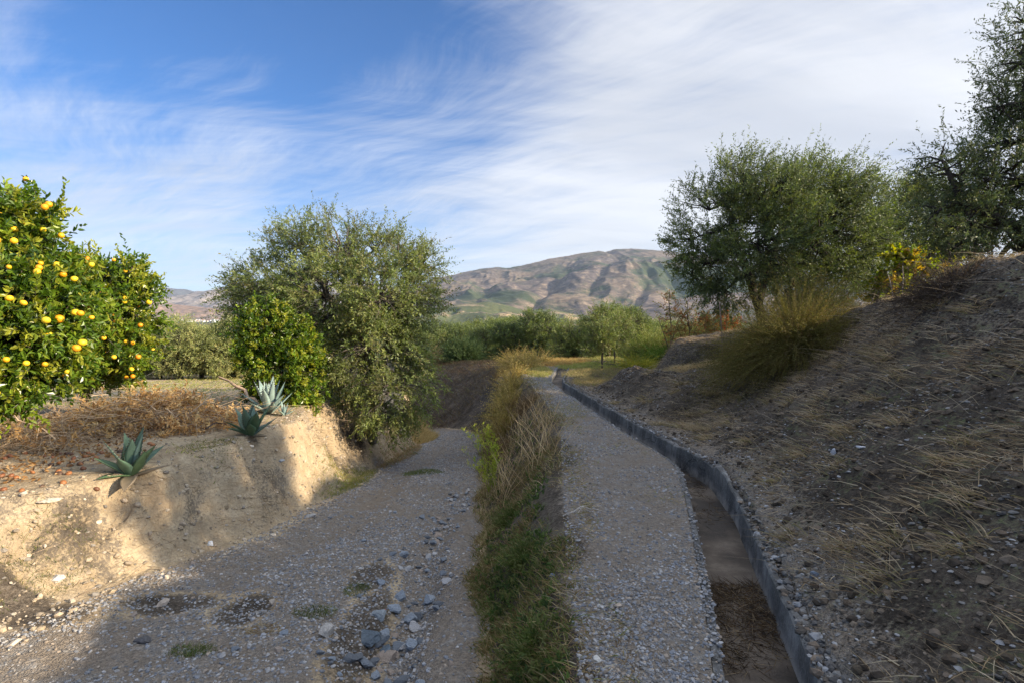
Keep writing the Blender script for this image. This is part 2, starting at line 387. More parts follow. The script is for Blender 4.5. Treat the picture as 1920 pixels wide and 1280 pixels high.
# colour zones
xr_, xl_, xb_, xc_ = XRR(Y), XRL(Y), XB(Y), XC(Y)
xR_ = XL(Y)+CW(Y)+.1
road_m = sm((X-xl_+.12+fbm(X*.8, Y*.8, 3, 91)*.5)/.55)*sm((xr_+.12-X)/.3)
berm_top = sm((X-xb_+.15+fbm(X*1.5, Y*1.2, 3, 98)*.28)/.35)*(X < XL(Y)+.05)
grav = np.maximum(road_m, berm_top*.72+.22*fbm(X*1.6, Y*1.1, 3, 92)*berm_top)
hill = sm((X-xR_+.1)/.15)
grav = np.where(X > xR_-.15, np.clip(.45-(X-xR_)*.9, 0, .42)+.27+.28*fbm(X*.9, Y*.9, 3, 93), grav)
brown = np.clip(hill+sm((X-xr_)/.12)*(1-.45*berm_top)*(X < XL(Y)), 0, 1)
for (cx, cy, rx, ry) in ((-2.75, 4.6, .5, .3), (-2.1, 4.45, .28, .4), (-1.1, 4.15, .22, .9), (-.95, 3.1, .22, .7), (-3.6, 4.25, .6, .3), (-1.25, 5.1, .25, .5)):
    e = np.exp(-(((X-cx)/rx)**2+((Y-cy)/ry)**2)**1.5)
    grav = grav*(1-.97*e); brown = np.maximum(brown, e*.80)
bst = sm((X-xc_+.2)/.3)*sm((xl_+.2-X)/.3)
brown = np.maximum(brown, bst*(.30+.55*fbm(X*2.2, Y*1.6, 4, 99)))
far_g = sm((Y-28)/12)
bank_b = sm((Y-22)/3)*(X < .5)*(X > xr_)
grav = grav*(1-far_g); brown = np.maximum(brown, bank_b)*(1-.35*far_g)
ter_green = (X < xc_)*(.25+.35*fbm(X*.7, Y*.7, 3, 95))*sm((Y-8)/3)
rutm = np.exp(-((X-(xr_-.5))/.2)**2)+np.exp(-((X-(xl_+.8))/.25)**2)*.8
grav = grav-rutm*.10*(road_m > .5)*(Y < 16)
green = np.maximum(ter_green, far_g*(.42+.3*fbm(X*.2, Y*.2, 3, 96)))
green = np.maximum(green, sm((Y-60)/60)*.75)
def spot(cx, cy, rx, ry, a):
    global green
    green = np.maximum(green, a*np.exp(-((X-cx)/rx)**2-((Y-cy)/ry)**2))
spot(-1.75, 11.2, .45, .6, .9); spot(-2.75, 9.8, .35, 1.4, .7); spot(.9, 18.3, .5, 1.5, .6); spot(2.6, 21, 1.2, 1.6, .6); spot(-4.2, 3.9, .5, .5, .35)
green = np.maximum(green, .45*sm((X-xr_)/.15)*(1-berm_top)*sm((9-Y)/3)*(fbm(X*2, Y*2, 3, 97)>-.2))
zone = np.stack([np.clip(grav, 0, 1), np.clip(green, 0, 1), np.clip(brown, 0, 1)], -1).reshape(-1, 3)
nr, nc = X.shape
VT = np.stack([X, Y, Zt], -1).reshape(-1, 3)
ii, jj = np.meshgrid(np.arange(nr-1), np.arange(nc-1), indexing='ij')
q = np.stack([ii*nc+jj, ii*nc+jj+1, (ii+1)*nc+jj+1, (ii+1)*nc+jj], -1).reshape(-1, 4)
cx_ = X[:-1, :-1].ravel(); cy_ = Y[:-1, :-1].ravel()
is_road = (cx_ > XRL(cy_)-.05) & (cx_ < XRR(cy_)+.02) & (cy_ < 29)
is_path = (cx_ > XB(cy_)-.05) & (cx_ < XL(cy_)-.013) & (cy_ < 24)
is_emb = (cx_ > XL(cy_)+CW(cy_)) & (cx_ < 30) & (cy_ < 24)
def sub(mask, name):
    f = q[mask]; u, inv = np.unique(f, return_inverse=True)
    o = mesh(name, VT[u], inv.reshape(-1, 4), M_ground, smooth=True, vcol=zone[u]); tag(o, kind='structure'); return o
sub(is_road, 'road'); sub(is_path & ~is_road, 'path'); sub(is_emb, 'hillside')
sub(~(is_road | is_path | is_emb), 'ground')

# ------------------------------------------------------------------ irrigation canal
def strip(ylist, prof):
    """prof(y) -> (k,2) of (x,z) points; builds a lofted strip"""
    rows = [np.column_stack([p[:, 0], np.full(len(p), y), p[:, 1]]) for y, p in ((y, prof(y)) for y in ylist)]
    k = rows[0].shape[0]; V = np.concatenate(rows); n = len(rows)
    i, j = np.meshgrid(np.arange(n-1), np.arange(k-1), indexing='ij')
    return V, np.stack([i*k+j, i*k+j+1, (i+1)*k+j+1, (i+1)*k+j], -1).reshape(-1, 4)
cyl = np.concatenate([np.arange(-3, 8, .05), np.arange(8, 29, .12)])
def lw(y):
    x = XL(y); zz_ = ZB(y)-.006+.006*fbm(y*2.2, 3., 3, 5); e = .006*fbm(y*4, 9., 3, 8)
    th = it(y, [(-3, .05), (12, .05), (14, .09), (30, .09)])
    top = .02 if y > 14 else 0
    return np.array([(x-th, zz_-.25), (x-th, zz_+top), (x-.012+e, zz_+top), (x+e, zz_+top-.01), (x+.012, -.5)])
def rw(y):
    x = XL(y)+CW(y); h = ZB(y)+.022+.022*float(fbm(y*1.6, 1., 4, 15))+(.05 if 5.4 < y < 6.3 else 0)*sin((y-5.4)/.9*pi)
    e = .016*float(fbm(y*3, 4., 4, 18)); b = .03*float(fbm(y*9, 2., 3, 19)); h = h+.018*float(fbm(y*8, 6., 3, 29))-(.03 if float(vn(y*2.3, 1., 33)) > .82 else 0)
    return np.array([(x-.05, -.5), (x-.008+e, h-.10), (x+e, h-.012), (x+.012+e, h), (x+.05+b, h+.006+b*.4), (x+.11+b, h-.10)])
can = empty('irrigation_canal', (XL(3.), 3., 0), 'narrow open concrete irrigation canal running beside the gravel path', 'canal')
def rel(V, o): return V-np.array(o.location)
V, f = strip(cyl, lw); mesh('side_wall', rel(V, can), f, M_conc, can, smooth=False)
V, f = strip(cyl, rw); mesh('side_wall', rel(V, can), f, M_conc, can, smooth=False)
def fl(y):
    x0, w = XL(y), CW(y); k = np.linspace(-.01, 1.0, 9)
    dp = it(y, [(-3, -.17), (5, -.19), (6.5, -.24), (14, -.22), (17, -.13), (30, -.12)])
    return np.column_stack([x0+k*w, dp+.02*fbm(k*2.+y*1.5, np.full(9, y*2.), 3, 25)+.03*np.clip(fbm(np.full(9, y*1.1), k*.6, 2, 27), 0, 1)])
V, f = strip(cyl, fl); mesh('silt_bed', rel(V, can), f, M_silt, can, smooth=True)

# ------------------------------------------------------------------ generic scatter builders
PHI = (1+5**.5)/2
ICO = nrm(np.array([(-1, PHI, 0), (1, PHI, 0), (-1, -PHI, 0), (1, -PHI, 0), (0, -1, PHI), (0, 1, PHI), (0, -1, -PHI), (0, 1, -PHI), (PHI, 0, -1), (PHI, 0, 1), (-PHI, 0, -1), (-PHI, 0, 1)], float))
ICF = np.array([(0, 11, 5), (0, 5, 1), (0, 1, 7), (0, 7, 10), (0, 10, 11), (1, 5, 9), (5, 11, 4), (11, 10, 2), (10, 7, 6), (7, 1, 8), (3, 9, 4), (3, 4, 2), (3, 2, 6), (3, 6, 8), (3, 8, 9), (4, 9, 5), (2, 4, 11), (6, 2, 10), (8, 6, 7), (9, 8, 1)])
def subdiv(V, Fc):
    V = list(map(tuple, V)); cache = {}; out = []
    def mid(a, b):
        k = (min(a, b), max(a, b))
        if k not in cache:
            p = np.array(V[a])+np.array(V[b]); p /= np.linalg.norm(p); V.append(tuple(p)); cache[k] = len(V)-1
        return cache[k]
    for a, b, c in Fc:
        ab, bc, ca = mid(a, b), mid(b, c), mid(c, a); out += [(a, ab, ca), (b, bc, ab), (c, ca, bc), (ab, bc, ca)]
    return np.array(V), np.array(out)
ICO1, ICF1 = subdiv(ICO, ICF); ICO2, ICF2 = subdiv(ICO1, ICF1); ICO3, ICF3 = subdiv(ICO2, ICF2)

def stone_cols(n, kind='grey'):
    pal = np.array({'grey': [(.16, .165, .175), (.22, .225, .235), (.27, .27, .275), (.33, .315, .295), (.32, .26, .20), (.22, .20, .175), (.25, .25, .255), (.19, .175, .155), (.36, .34, .315)],
                    'clod': [(.09, .072, .052), (.13, .10, .072), (.065, .052, .04), (.17, .135, .10)], 'tan': [(.34, .27, .19), (.42, .34, .24), (.28, .23, .17), (.25, .22, .18), (.50, .42, .32), (.38, .30, .20)],
                    'shale': [(.09, .085, .08), (.13, .12, .11), (.17, .16, .145), (.21, .20, .185), (.17, .13, .095), (.12, .10, .08), (.32, .315, .31)]}[kind])
    c = pal[RNG.integers(0, len(pal), n)]; return c*R(.75, 1.2, (n, 1))
def stones(name, xy, size, kind='grey', flat=(.35, .8), sink=.25, mat=None, zoff=None):
    n = len(xy); V0, F0 = ICO, ICF
    rad = R(.72, 1.25, (n, 12, 1)); sc = np.stack([R(.7, 1.3, n), R(.7, 1.3, n), R(*flat, n)], -1)[:, None]
    V = V0[None]*rad
    V = V*sc*size[:, None, None]
    a = R(0, 2*pi, n); ca, sa = np.cos(a)[:, None], np.sin(a)[:, None]
    tl = R(-.35, .35, n)[:, None]
    x = V[..., 0]*ca-V[..., 1]*sa; y = V[..., 0]*sa+V[..., 1]*ca; z = V[..., 2]+x*tl
    g = terrain(xy[:, 0], xy[:, 1]) if zoff is None else zoff
    x = x+xy[:, :1]; y = y+xy[:, 1:2]; z = z+(g+size*sc[:, 0, 2]*(1-2*sink)*.6)[:, None]
    V = np.stack([x, y, z], -1).reshape(-1, 3)
    Fx = (F0[None]+(np.arange(n)*12)[:, None, None]).reshape(-1, 3)
    return mesh(name, V, Fx, mat or M_stone, col=np.repeat(stone_cols(n, kind), 20, 0))

def strands(P, D, L, Wd, bendv, nseg=2):
    """tapered ribbons: P base, D direction, L length, Wd width, bendv extra bend vector (added by t^2)"""
    n = len(P); L = np.broadcast_to(L, n); Wd = np.broadcast_to(Wd, n)
    D = nrm(D); side = nrm(np.cross(D, nrm(RNG.normal(size=(n, 3)))))
    ts = np.linspace(0, 1, nseg+1); rows = []
    for k, tt in enumerate(ts):
        c = P+D*(L*tt)[:, None]+bendv*(L*tt*tt)[:, None]
        w = (Wd*(1-tt**1.5)*.5)[:, None]
        if k < nseg: rows += [c-side*w, c+side*w]
        else: rows += [c]
    m = 2*nseg+1; V = np.stack(rows, 1).reshape(-1, 3); base = (np.arange(n)*m)[:, None]
    fs = []
    for k in range(nseg-1): fs.append(np.stack([base[:, 0]+2*k, base[:, 0]+2*k+1, base[:, 0]+2*k+3, base[:, 0]+2*k+2], -1))
    k = nseg-1; tri = np.stack([base[:, 0]+2*k, base[:, 0]+2*k+1, base[:, 0]+2*k+2], -1)
    return V, fs, tri
def strand_mesh(name, P, D, L, Wd, bendv, col, mat, nseg=2, parent=None, origin=None):
    V, fs, tri = strands(P, D, L, Wd, bendv, nseg)
    c = np.concatenate([col]*(len(fs)+1))
    return mesh(name, V, fs+[tri], mat, parent, col=c, origin=origin)
def pick(pal, n, j=.2):
    pal = np.array(pal); return pal[RNG.integers(0, len(pal), n)]*R(1-j, 1+j, (n, 1))
GREEN = [(.085, .12, .03), (.12, .15, .045), (.06, .085, .025), (.17, .175, .07)]
DRY = [(.34, .25, .12), (.42, .33, .18), (.26, .18, .09), (.20, .13, .07), (.48, .40, .26)]
MID = [(.22, .22, .07), (.14, .16, .045), (.30, .24, .10), (.20, .14, .06)]
def grass_patch(name, xy, h, w, pal, mat, up=1., spread=.5, bendk=.5, clump=0, nseg=2, lift=0.):
    n = len(xy); z = terrain(xy[:, 0], xy[:, 1])
    P = np.column_stack([xy, z-.005+lift])
    a = R(0, 2*pi, n); D = np.column_stack([np.cos(a)*spread, np.sin(a)*spread, np.full(n, up)])+RNG.normal(size=(n, 3))*.15
    b = np.column_stack([np.cos(a), np.sin(a), -.6*np.ones(n)])*(bendk*R(.2, 1, (n, 1)))
    return strand_mesh(name, P, D, h, w, b, pick(pal, n), mat, nseg)

def tubes(lines, sides=6):
    """lines: list of (pts (k,3), radii (k,))"""
    Vs, Fs, off = [], [], 0
    for p, r in lines:
        p = np.asarray(p, float); k = len(p); tn = nrm(np.gradient(p, axis=0))
        ref = np.where(np.abs(tn[:, 2:3]) > .9, np.array([[1., 0, 0]]), np.array([[0, 0, 1.]]))
        a = nrm(np.cross(tn, ref)); b = np.cross(tn, a)
        th = np.arange(sides)/sides*2*pi
        ring = p[:, None]+(a[:, None]*np.cos(th)[None, :, None]+b[:, None]*np.sin(th)[None, :, None])*np.asarray(r)[:, None, None]
        Vs.append(ring.reshape(-1, 3))
        i, j = np.meshgrid(np.arange(k-1), np.arange(sides), indexing='ij'); j2 = (j+1) % sides
        Fs.append(np.stack([i*sides+j, i*sides+j2, (i+1)*sides+j2, (i+1)*sides+j], -1).reshape(-1, 4)+off); off += k*sides
    return np.concatenate(Vs), np.concatenate(Fs)
def curve(a, b, sag=(0, 0, 0), n=6, wob=.04):
    tt = np.linspace(0, 1, n)[:, None]; a, b = np.asarray(a, float), np.asarray(b, float)
    p = a*(1-tt)+b*tt+np.asarray(sag, float)*(4*tt*(1-tt)); w = RNG.normal(size=(n, 3))*wob*np.linalg.norm(b-a)
    w[0] = w[-1] = 0; return p+w
BARK = np.array((.085, .068, .052))
def tube_mesh(name, lines, mat, parent=None, col=BARK, sides=6, origin=None):
    V, f = tubes(lines, sides); c = np.array(col)*R(.8, 1.15, (len(f), 1)) if np.ndim(col) == 1 else col
    return mesh(name, V, f, mat, parent, col=c, smooth=True, origin=origin)

# ------------------------------------------------------------------ trees
def leaves_on(P, D, L, n, ll, lwid, pal, spread=.75, bend=None, broad=False, jit=.22, start=.1):
    """n leaves along each twig"""
    m = len(P); D = nrm(D)
    tt = (np.arange(n)+R(0, 1, (m, n)))/n*(1-start)+start
    bend = np.zeros((m, 3)) if bend is None else bend
    pos = P[:, None]+D[:, None]*(L[:, None]*tt)[..., None]+bend[:, None]*(L[:, None]*tt*tt)[..., None]
    dloc = nrm(D[:, None]+2*bend[:, None]*tt[..., None])
    pr = nrm(np.cross(dloc, RNG.normal(size=(m, n, 3))))
    ld = nrm(dloc*R(.35, 1, (m, n, 1))+pr*spread)
    sd = nrm(np.cross(ld, RNG.normal(size=(m, n, 3))))
    l = (ll*R(.7, 1.25, (m, n)))[..., None]; w = (lwid*R(.8, 1.2, (m, n)))[..., None]*.5
    pos, ld, sd, l, w = (v.reshape(-1, v.shape[-1]) for v in (pos, ld, sd, l, w)); N = len(pos)
    nm = np.cross(ld, sd)
    c = np.repeat(pick(pal, m, .12), n, 0)*R(1-jit, 1+jit, (N, 1))
    if not broad:
        V = np.stack([pos, pos+ld*l*.5+sd*w, pos+ld*l, pos+ld*l*.5-sd*w], 1).reshape(-1, 3)
        f = np.arange(N*4).reshape(-1, 4); return V, f, c
    dr = -nm*w*.55
    V = np.stack([pos, pos+ld*l*.3+sd*w*.9-dr, pos+ld*l*.68+sd*w*.75-dr, pos+ld*l+dr*.8, pos+ld*l*.68-sd*w*.75-dr, pos+ld*l*.3-sd*w*.9-dr], 1).reshape(-1, 3)
    b = (np.arange(N)*6)[:, None]
    f = np.concatenate([b+np.array([[0, 1, 2, 3]]), b+np.array([[0, 3, 4, 5]])]); return V, f, np.concatenate([c, c])

def lobe(px, py, rx, ry, d, dd=0., dr=1.1):
    c = at(px, py, d); c = np.array([c[0]*(d+dd)/d, d+dd, CZ+(c[2]-CZ)*(d+dd)/d])
    return (*c, rx/F*d, (rx+ry)/2/F*d*dr, ry/F*d)

def crown_clusters(lobes, n, inner=.5, keep=.62):
    L = np.array(lobes); vol = (L[:, 3]*L[:, 4]*L[:, 5])**(.72); p = vol/vol.sum(); C, O = [], []
    tries = 0
    while len(C) < n and tries < n*30:
        tries += 1
        i = RNG.choice(len(L), p=p); d = nrm(RNG.normal(size=3)); r = inner+(1-inner)*R()**.6
        c = L[i, :3]+d*r*L[i, 3:]
        q_ = np.linalg.norm((c-L[:, :3])/L[:, 3:], axis=1); q_[i] = 9
        if (q_ < keep).any() and R() > .15: continue
        C.append(c); O.append(nrm(d/L[i, 3:]))
    return np.array(C), np.array(O)

def tree(name, label, cat, base, stems, lobes, ncl, ntw, tl, nleaf, ll, lwid, pal, mat, group=None, up=.6, wind=(0, 0, 0), broad=False, droop=.0,
         r0=.09, cone=.6, csize=.22, spread=.75, bark=BARK, twigs=True, inner=.5, bshare=1., local=False):
    """stems: list of polylines (world), lobes: ellipsoids (world) -> Empty > trunk, crown"""
    base = np.array(base, float)
    root = empty(name, tuple(base), label, cat, group)
    lobes = np.array(lobes, float); C, O = crown_clusters(lobes, ncl, inner)
    mid = lobes[:, :3].mean(0)
    zlo, zhi = C[:, 2].min(), C[:, 2].max(); hf = ((C[:, 2]-zlo)/(zhi-zlo+1e-6))
    dirs = nrm(O*.8+nrm(C-mid)*.5+np.array([0, 0, 1.])*(up*(.35+.9*hf))[:, None]-np.array([0, 0, 1.])*(droop*(1-hf))[:, None]+np.array(wind)*(.4+hf)[:, None])
    # branches
    lines = []
    tips = []
    for s in stems:
        s = np.array(s, float); k = len(s); rr = r0*np.linspace(1, .42, k)
        tt = np.linspace(0, k-1, 4*k); ss_ = np.column_stack([np.interp(tt, np.arange(k), s[:, a]) for a in range(3)])
        ss_[1:-1] += RNG.normal(size=(len(ss_)-2, 3))*r0*.14
        ss_ = np.vstack([ss_[0]-[0, 0, .25], ss_])
        rad = np.interp(tt, np.arange(k), rr); rad = np.concatenate([[rad[0]*1.35], rad]); rad[1] *= 1.25
        lines.append((ss_, rad)); tips += list(ss_[len(ss_)//3:])
    tips = np.array(tips)
    limb_pts, limb_r = [tips], [np.full(len(tips), r0*.5)]
    for L_ in lobes:
        c = L_[:3]; a = tips[np.argmin(np.linalg.norm(tips-c, axis=1)+RNG.normal(size=len(tips))*.1)]
        p = curve(a, c, (0, 0, .08*np.linalg.norm(c-a)), 8, .03); r = np.linspace(r0*.42, r0*.14, 8); lines.append((p, r)); limb_pts.append(p[2:]); limb_r.append(r[2:])
    LP = np.concatenate(limb_pts)
    small = []
    for c in C[:int(len(C)*bshare)]:
        a = LP[np.argmin(np.linalg.norm(LP-c, axis=1))]
        if np.linalg.norm(c-a) > .05: small.append((curve(a, c, (0, 0, .05*np.linalg.norm(c-a)), 5, .05), np.linspace(r0*.13, r0*.05, 5)))
    V1, f1 = tubes(lines, 8); V2, f2 = tubes(small, 4) if small else (np.zeros((0, 3)), np.zeros((0, 4), int))
    V = np.concatenate([V1, V2]); f = np.concatenate([f1, f2+len(V1)])
    mesh('trunk', V-base, f, M_bark, root, col=np.array(bark)*R(.8, 1.2, (len(f), 1)), smooth=True)
    # twigs
    m = len(C)*ntw
    Pc = np.repeat(C, ntw, 0)+RNG.normal(size=(m, 3))*csize*.45; Dc = np.repeat(dirs, ntw, 0)+RNG.normal(size=(m, 3))*cone
    shoot = np.repeat((R(0, 1, len(C)) < .30+.25*hf)*(hf > .35), ntw)*(R(0, 1, m) < .35)*(not broad); Dc = np.where(shoot[:, None], np.repeat(dirs, ntw, 0)+RNG.normal(size=(m, 3))*cone*.35+np.array([0, 0, .35*up]), Dc)
    Dc = nrm(Dc); Lt = tl*R(.55, 1.3, m)*np.repeat(.8+.5*hf, ntw)*(1+.5*shoot); Pc = Pc-Dc*(Lt*.35)[:, None]
    bd = RNG.normal(size=(m, 3))*.12+np.array(wind)*.3; bd[:, 2] -= .10+droop*.5*np.repeat(1-hf, ntw)
    V, f, c = leaves_on(Pc, Dc, Lt, nleaf, ll, lwid, pal, spread, bd, broad)
    ct = np.repeat(R(.78, 1.25, len(C)), ntw*nleaf)
    c = c*(np.concatenate([ct, ct]) if broad else ct)[:, None]
    if twigs:
        sv, sf, tri = strands(Pc, Dc, Lt, .006, bd, 2)
        o = len(V); V = np.concatenate([V, sv]); tri = tri+o; fs = [f]+[x+o for x in sf]+[tri]
        cc = np.concatenate([c]+[np.tile(np.array(bark)*1.3, (m, 1))]*(len(sf)+1))
    else: fs, cc = [f], c
    mesh('crown', V-base, fs, mat, root, col=cc)
    return root, C, O
def copy_tree(o, loc, rz, sc, label=None, group=None, parent=None):
    c = o.copy(); S.collection.objects.link(c)
    if parent is None:
        c.location = loc; c.rotation_euler = (0, 0, rz); c.scale = (sc, sc, sc) if np.isscalar(sc) else sc
        if label: c['label'] = label
        if group: c['group'] = group
    else: c.parent = parent
    for ch in list(o.children): copy_tree(ch, None, 0, 1, parent=c)
    return c
OL = [(.135, .170, .034), (.17, .205, .045), (.10, .135, .03), (.22, .24, .065), (.165, .155, .05)]
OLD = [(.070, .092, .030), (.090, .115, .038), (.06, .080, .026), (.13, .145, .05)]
CI = [(.09, .15, .012), (.12, .19, .016), (.18, .23, .02), (.27, .28, .03), (.06, .11, .012)]
# ---- distant relief
def mat_mount(name, tan, rock, veg, vegamt, scl):
    m, t = mat_new(name)
    g = t.n('ShaderNodeNewGeometry'); p = g.outputs['Position']
    p1 = t.n('ShaderNodeMapping', {'Vector': p, 'Scale': (scl, scl, scl*2.2)}).outputs[0]
    nb = t.noise(p1, 1.0, 7, .6, .4); nv = t.noise(p1, 2.3, 8, .62, .6); nf = t.noise(p1, 14, 6, .7); nd = t.noise(p1, 45, 3, .7)
    nx = t.n('ShaderNodeSeparateXYZ', {0: g.outputs['Normal']})
    c = t.mix(t.ss(nb, .36, .64), tan, rock)
    c = t.mix(t.ss(nf, .5, .64, 0, .8), c, tuple(x*1.6 for x in tan))
    c = t.mix(t.ss(nf, .47, .36, 0, .8), c, tuple(x*.55 for x in rock))
    v = t.n('ShaderNodeAttribute', attribute_name='zone').outputs['Color']
    v = t.n('ShaderNodeSeparateColor', {0: v}).outputs[0]
    vm = t.ss(t.m('ADD', t.m('ADD', t.m('MULTIPLY', nv, .75), t.m('MULTIPLY', nd, .25)), v), 1.02-vegamt, 1.14-vegamt)
    c = t.mix(t.m('MULTIPLY', vm, .85), c, veg)
    sp = t.n('ShaderNodeTexVoronoi', {'Vector': p1, 'Scale': 40.0}).outputs['Distance']
    c = t.mix(t.m('MULTIPLY', t.ss(sp, .32, .18, 0, .8), t.ss(nv, .38, .55)), c, tuple(x*.8 for x in veg))
    b = t.n('ShaderNodeBsdfPrincipled', {'Base Color': c, 'Roughness': .95, 'Specular IOR Level': .05})
    t.n('ShaderNodeOutputMaterial', {0: b.outputs[0]})
    return m
def mountain(name, ridge, yr, yf, mat, seed, amp, scl, nx=420, ny=170, vegf=None, foot=8, pw=.85, gul=2.6, gulls=None):
    pxs = np.array(ridge, float)
    x = np.linspace((pxs[0, 0]-960)/F*yr, (pxs[-1, 0]-960)/F*yr, nx); tt = np.linspace(0, 1.35, ny)
    Xm, Tm = np.meshgrid(x, tt, indexing='ij')
    Ym = yf+(yr-yf)*Tm
    rp = np.interp(Xm/yr*F+960, pxs[:, 0], pxs[:, 1]); k = np.ones(9)/9
    H = CZ+(605-rp)/F*yr
    n1 = ridged(Xm*scl*gul+fbm(Xm*scl, Ym*scl, 3, seed)*1.1, Ym*scl*.75, 5, seed+3, .42)
    n2 = fbm(Xm*scl*6, Ym*scl*6, 4, seed+9)+(ridged(Xm*scl*9, Ym*scl*3.5, 4, seed+12)-.5)*1.3
    n0 = fbm(Xm*scl*.8, Ym*scl*.8, 3, seed+5)
    te = np.clip(Tm, 0, 1); prof = te**pw
    env = (te*(1-te)*4)**.9*(1-te**5)
    Z = foot+(H-foot)*prof+amp*env*((n1-.55)*1.5+n0*.9+n2*.07)*.5
    if gulls:
        PX = Xm/Ym*F+960
        for (p0, k_, w_, dp, t0, t1) in gulls: Z = Z-.75*dp*np.exp(-np.abs((PX-p0-k_*te-8*fbm(Tm*9, Tm*0, 3, seed+15))/w_)**1.4)*sm((te-t0)/.12)*sm((t1-te)/.25)
    Z = np.where(Tm > 1, H-(Tm-1)*(H-foot)*1.6, Z)+(1-env)*amp*.035*n2*(te > .3)
    edge = sm(np.minimum(Xm-x[0], x[-1]-Xm)/((x[-1]-x[0])*.04)); Z = foot+(Z-foot)*edge-12*(1-edge)
    Z = np.where(Tm <= 0, -60, Z)
    vg = np.clip(.5-(n1-.45)*.9, 0, 1)*.35 if vegf is None else vegf(Xm/yr*F+960, te, n1)
    Vm = np.stack([Xm, Ym, Z], -1).reshape(-1, 3)
    i, j = np.meshgrid(np.arange(nx-1), np.arange(ny-1), indexing='ij')
    f = np.stack([i*ny+j, (i+1)*ny+j, (i+1)*ny+j+1, i*ny+j+1], -1).reshape(-1, 4)
    vc = np.zeros((nx*ny, 3)); vc[:, 0] = vg.ravel()
    o = mesh(name, Vm, f, mat, smooth=True, vcol=vc); tag(o, kind='structure'); return o
mm = mat_mount('mountain_rock', (.18, .135, .095), (.102, .085, .080), (.040, .062, .030), .415, 1/900)
mh = mat_mount('foothill_scrub', (.34, .24, .14), (.20, .16, .11), (.06, .085, .035), .50, 1/350)
mo = mat_mount('ochre_rock', (.25, .165, .115), (.17, .13, .105), (.10, .11, .07), .28, 1/700)
mf = mat_mount('far_rock', (.12, .105, .10), (.085, .08, .085), (.09, .10, .09), .35, 1/1300)
mp = mat_mount('pale_rock', (.22, .185, .16), (.14, .12, .115), (.12, .12, .09), .3, 1/1300)
def vg1(px, te, n1):
    a = np.exp(-((px-1215)/90)**2-((te-.42)/.16)**2)*.35+np.exp(-((px-930)/70)**2-((te-.25)/.12)**2)*.3+np.exp(-((px-1180)/120)**2-((te-.62)/.05)**2)*.2
    return a+np.clip(.5-(n1-.45)*.9, 0, 1)*.12+.03
mountain('mountain', [(690, 600), (760, 548), (820, 521), (860, 513), (900, 504), (928, 501), (950, 503), (985, 496), (1030, 485), (1065, 480), (1100, 474), (1122, 471), (1135, 473), (1150, 468), (1185, 466), (1240, 470),
          (1300, 476), (1380, 490), (1460, 508), (1560, 535), (1660, 560), (1800, 590), (1950, 604)], 6500, 2900, mm, 3, 170, 1/1000, 900, 300, vg1, foot=10, pw=.95, gul=2.6, gulls=[(985, 130, 17, 75, .02, .75), (1075, 110, 13, 45, .2, .85), (1190, 60, 15, 40, .1, .8), (1250, 50, 18, 45, .05, .7), (880, 90, 15, 35, .05, .7)])
mountain('foothill', [(700, 606), (760, 592), (830, 574), (870, 570), (915, 566), (950, 572), (985, 583), (1030, 579), (1080, 590), (1130, 596), (1190, 599), (1280, 603), (1400, 606)], 2700, 1700, mh, 21, 40, 1/260, 320, 90, foot=-30, pw=.8)
mountain('far_mountain', [(-200, 600), (60, 590), (160, 572), (225, 556), (262, 545), (285, 538), (300, 535.5), (318, 540), (334, 542), (350, 543), (372, 549), (385, 554), (400, 560), (440, 575), (520, 600)], 11000, 7600, mf, 31, 260, 1/1500, 260, 100, foot=20)
mountain('pale_mountain', [(300, 603), (350, 581), (380, 566), (400, 557), (425, 547), (450, 538), (480, 530), (520, 524), (600, 520), (690, 530), (770, 545), (860, 575), (920, 600)], 9000, 6000, mp, 41, 200, 1/1200, 240, 100, foot=20)
mountain('ochre_hill', [(-150, 600), (150, 585), (230, 570), (275, 564), (300, 566), (340, 572), (370, 575), (400, 578), (440, 580), (520, 583), (620, 590), (760, 602)], 5200, 4300, mo, 51, 70, 1/420, 300, 80, foot=14, pw=.6)

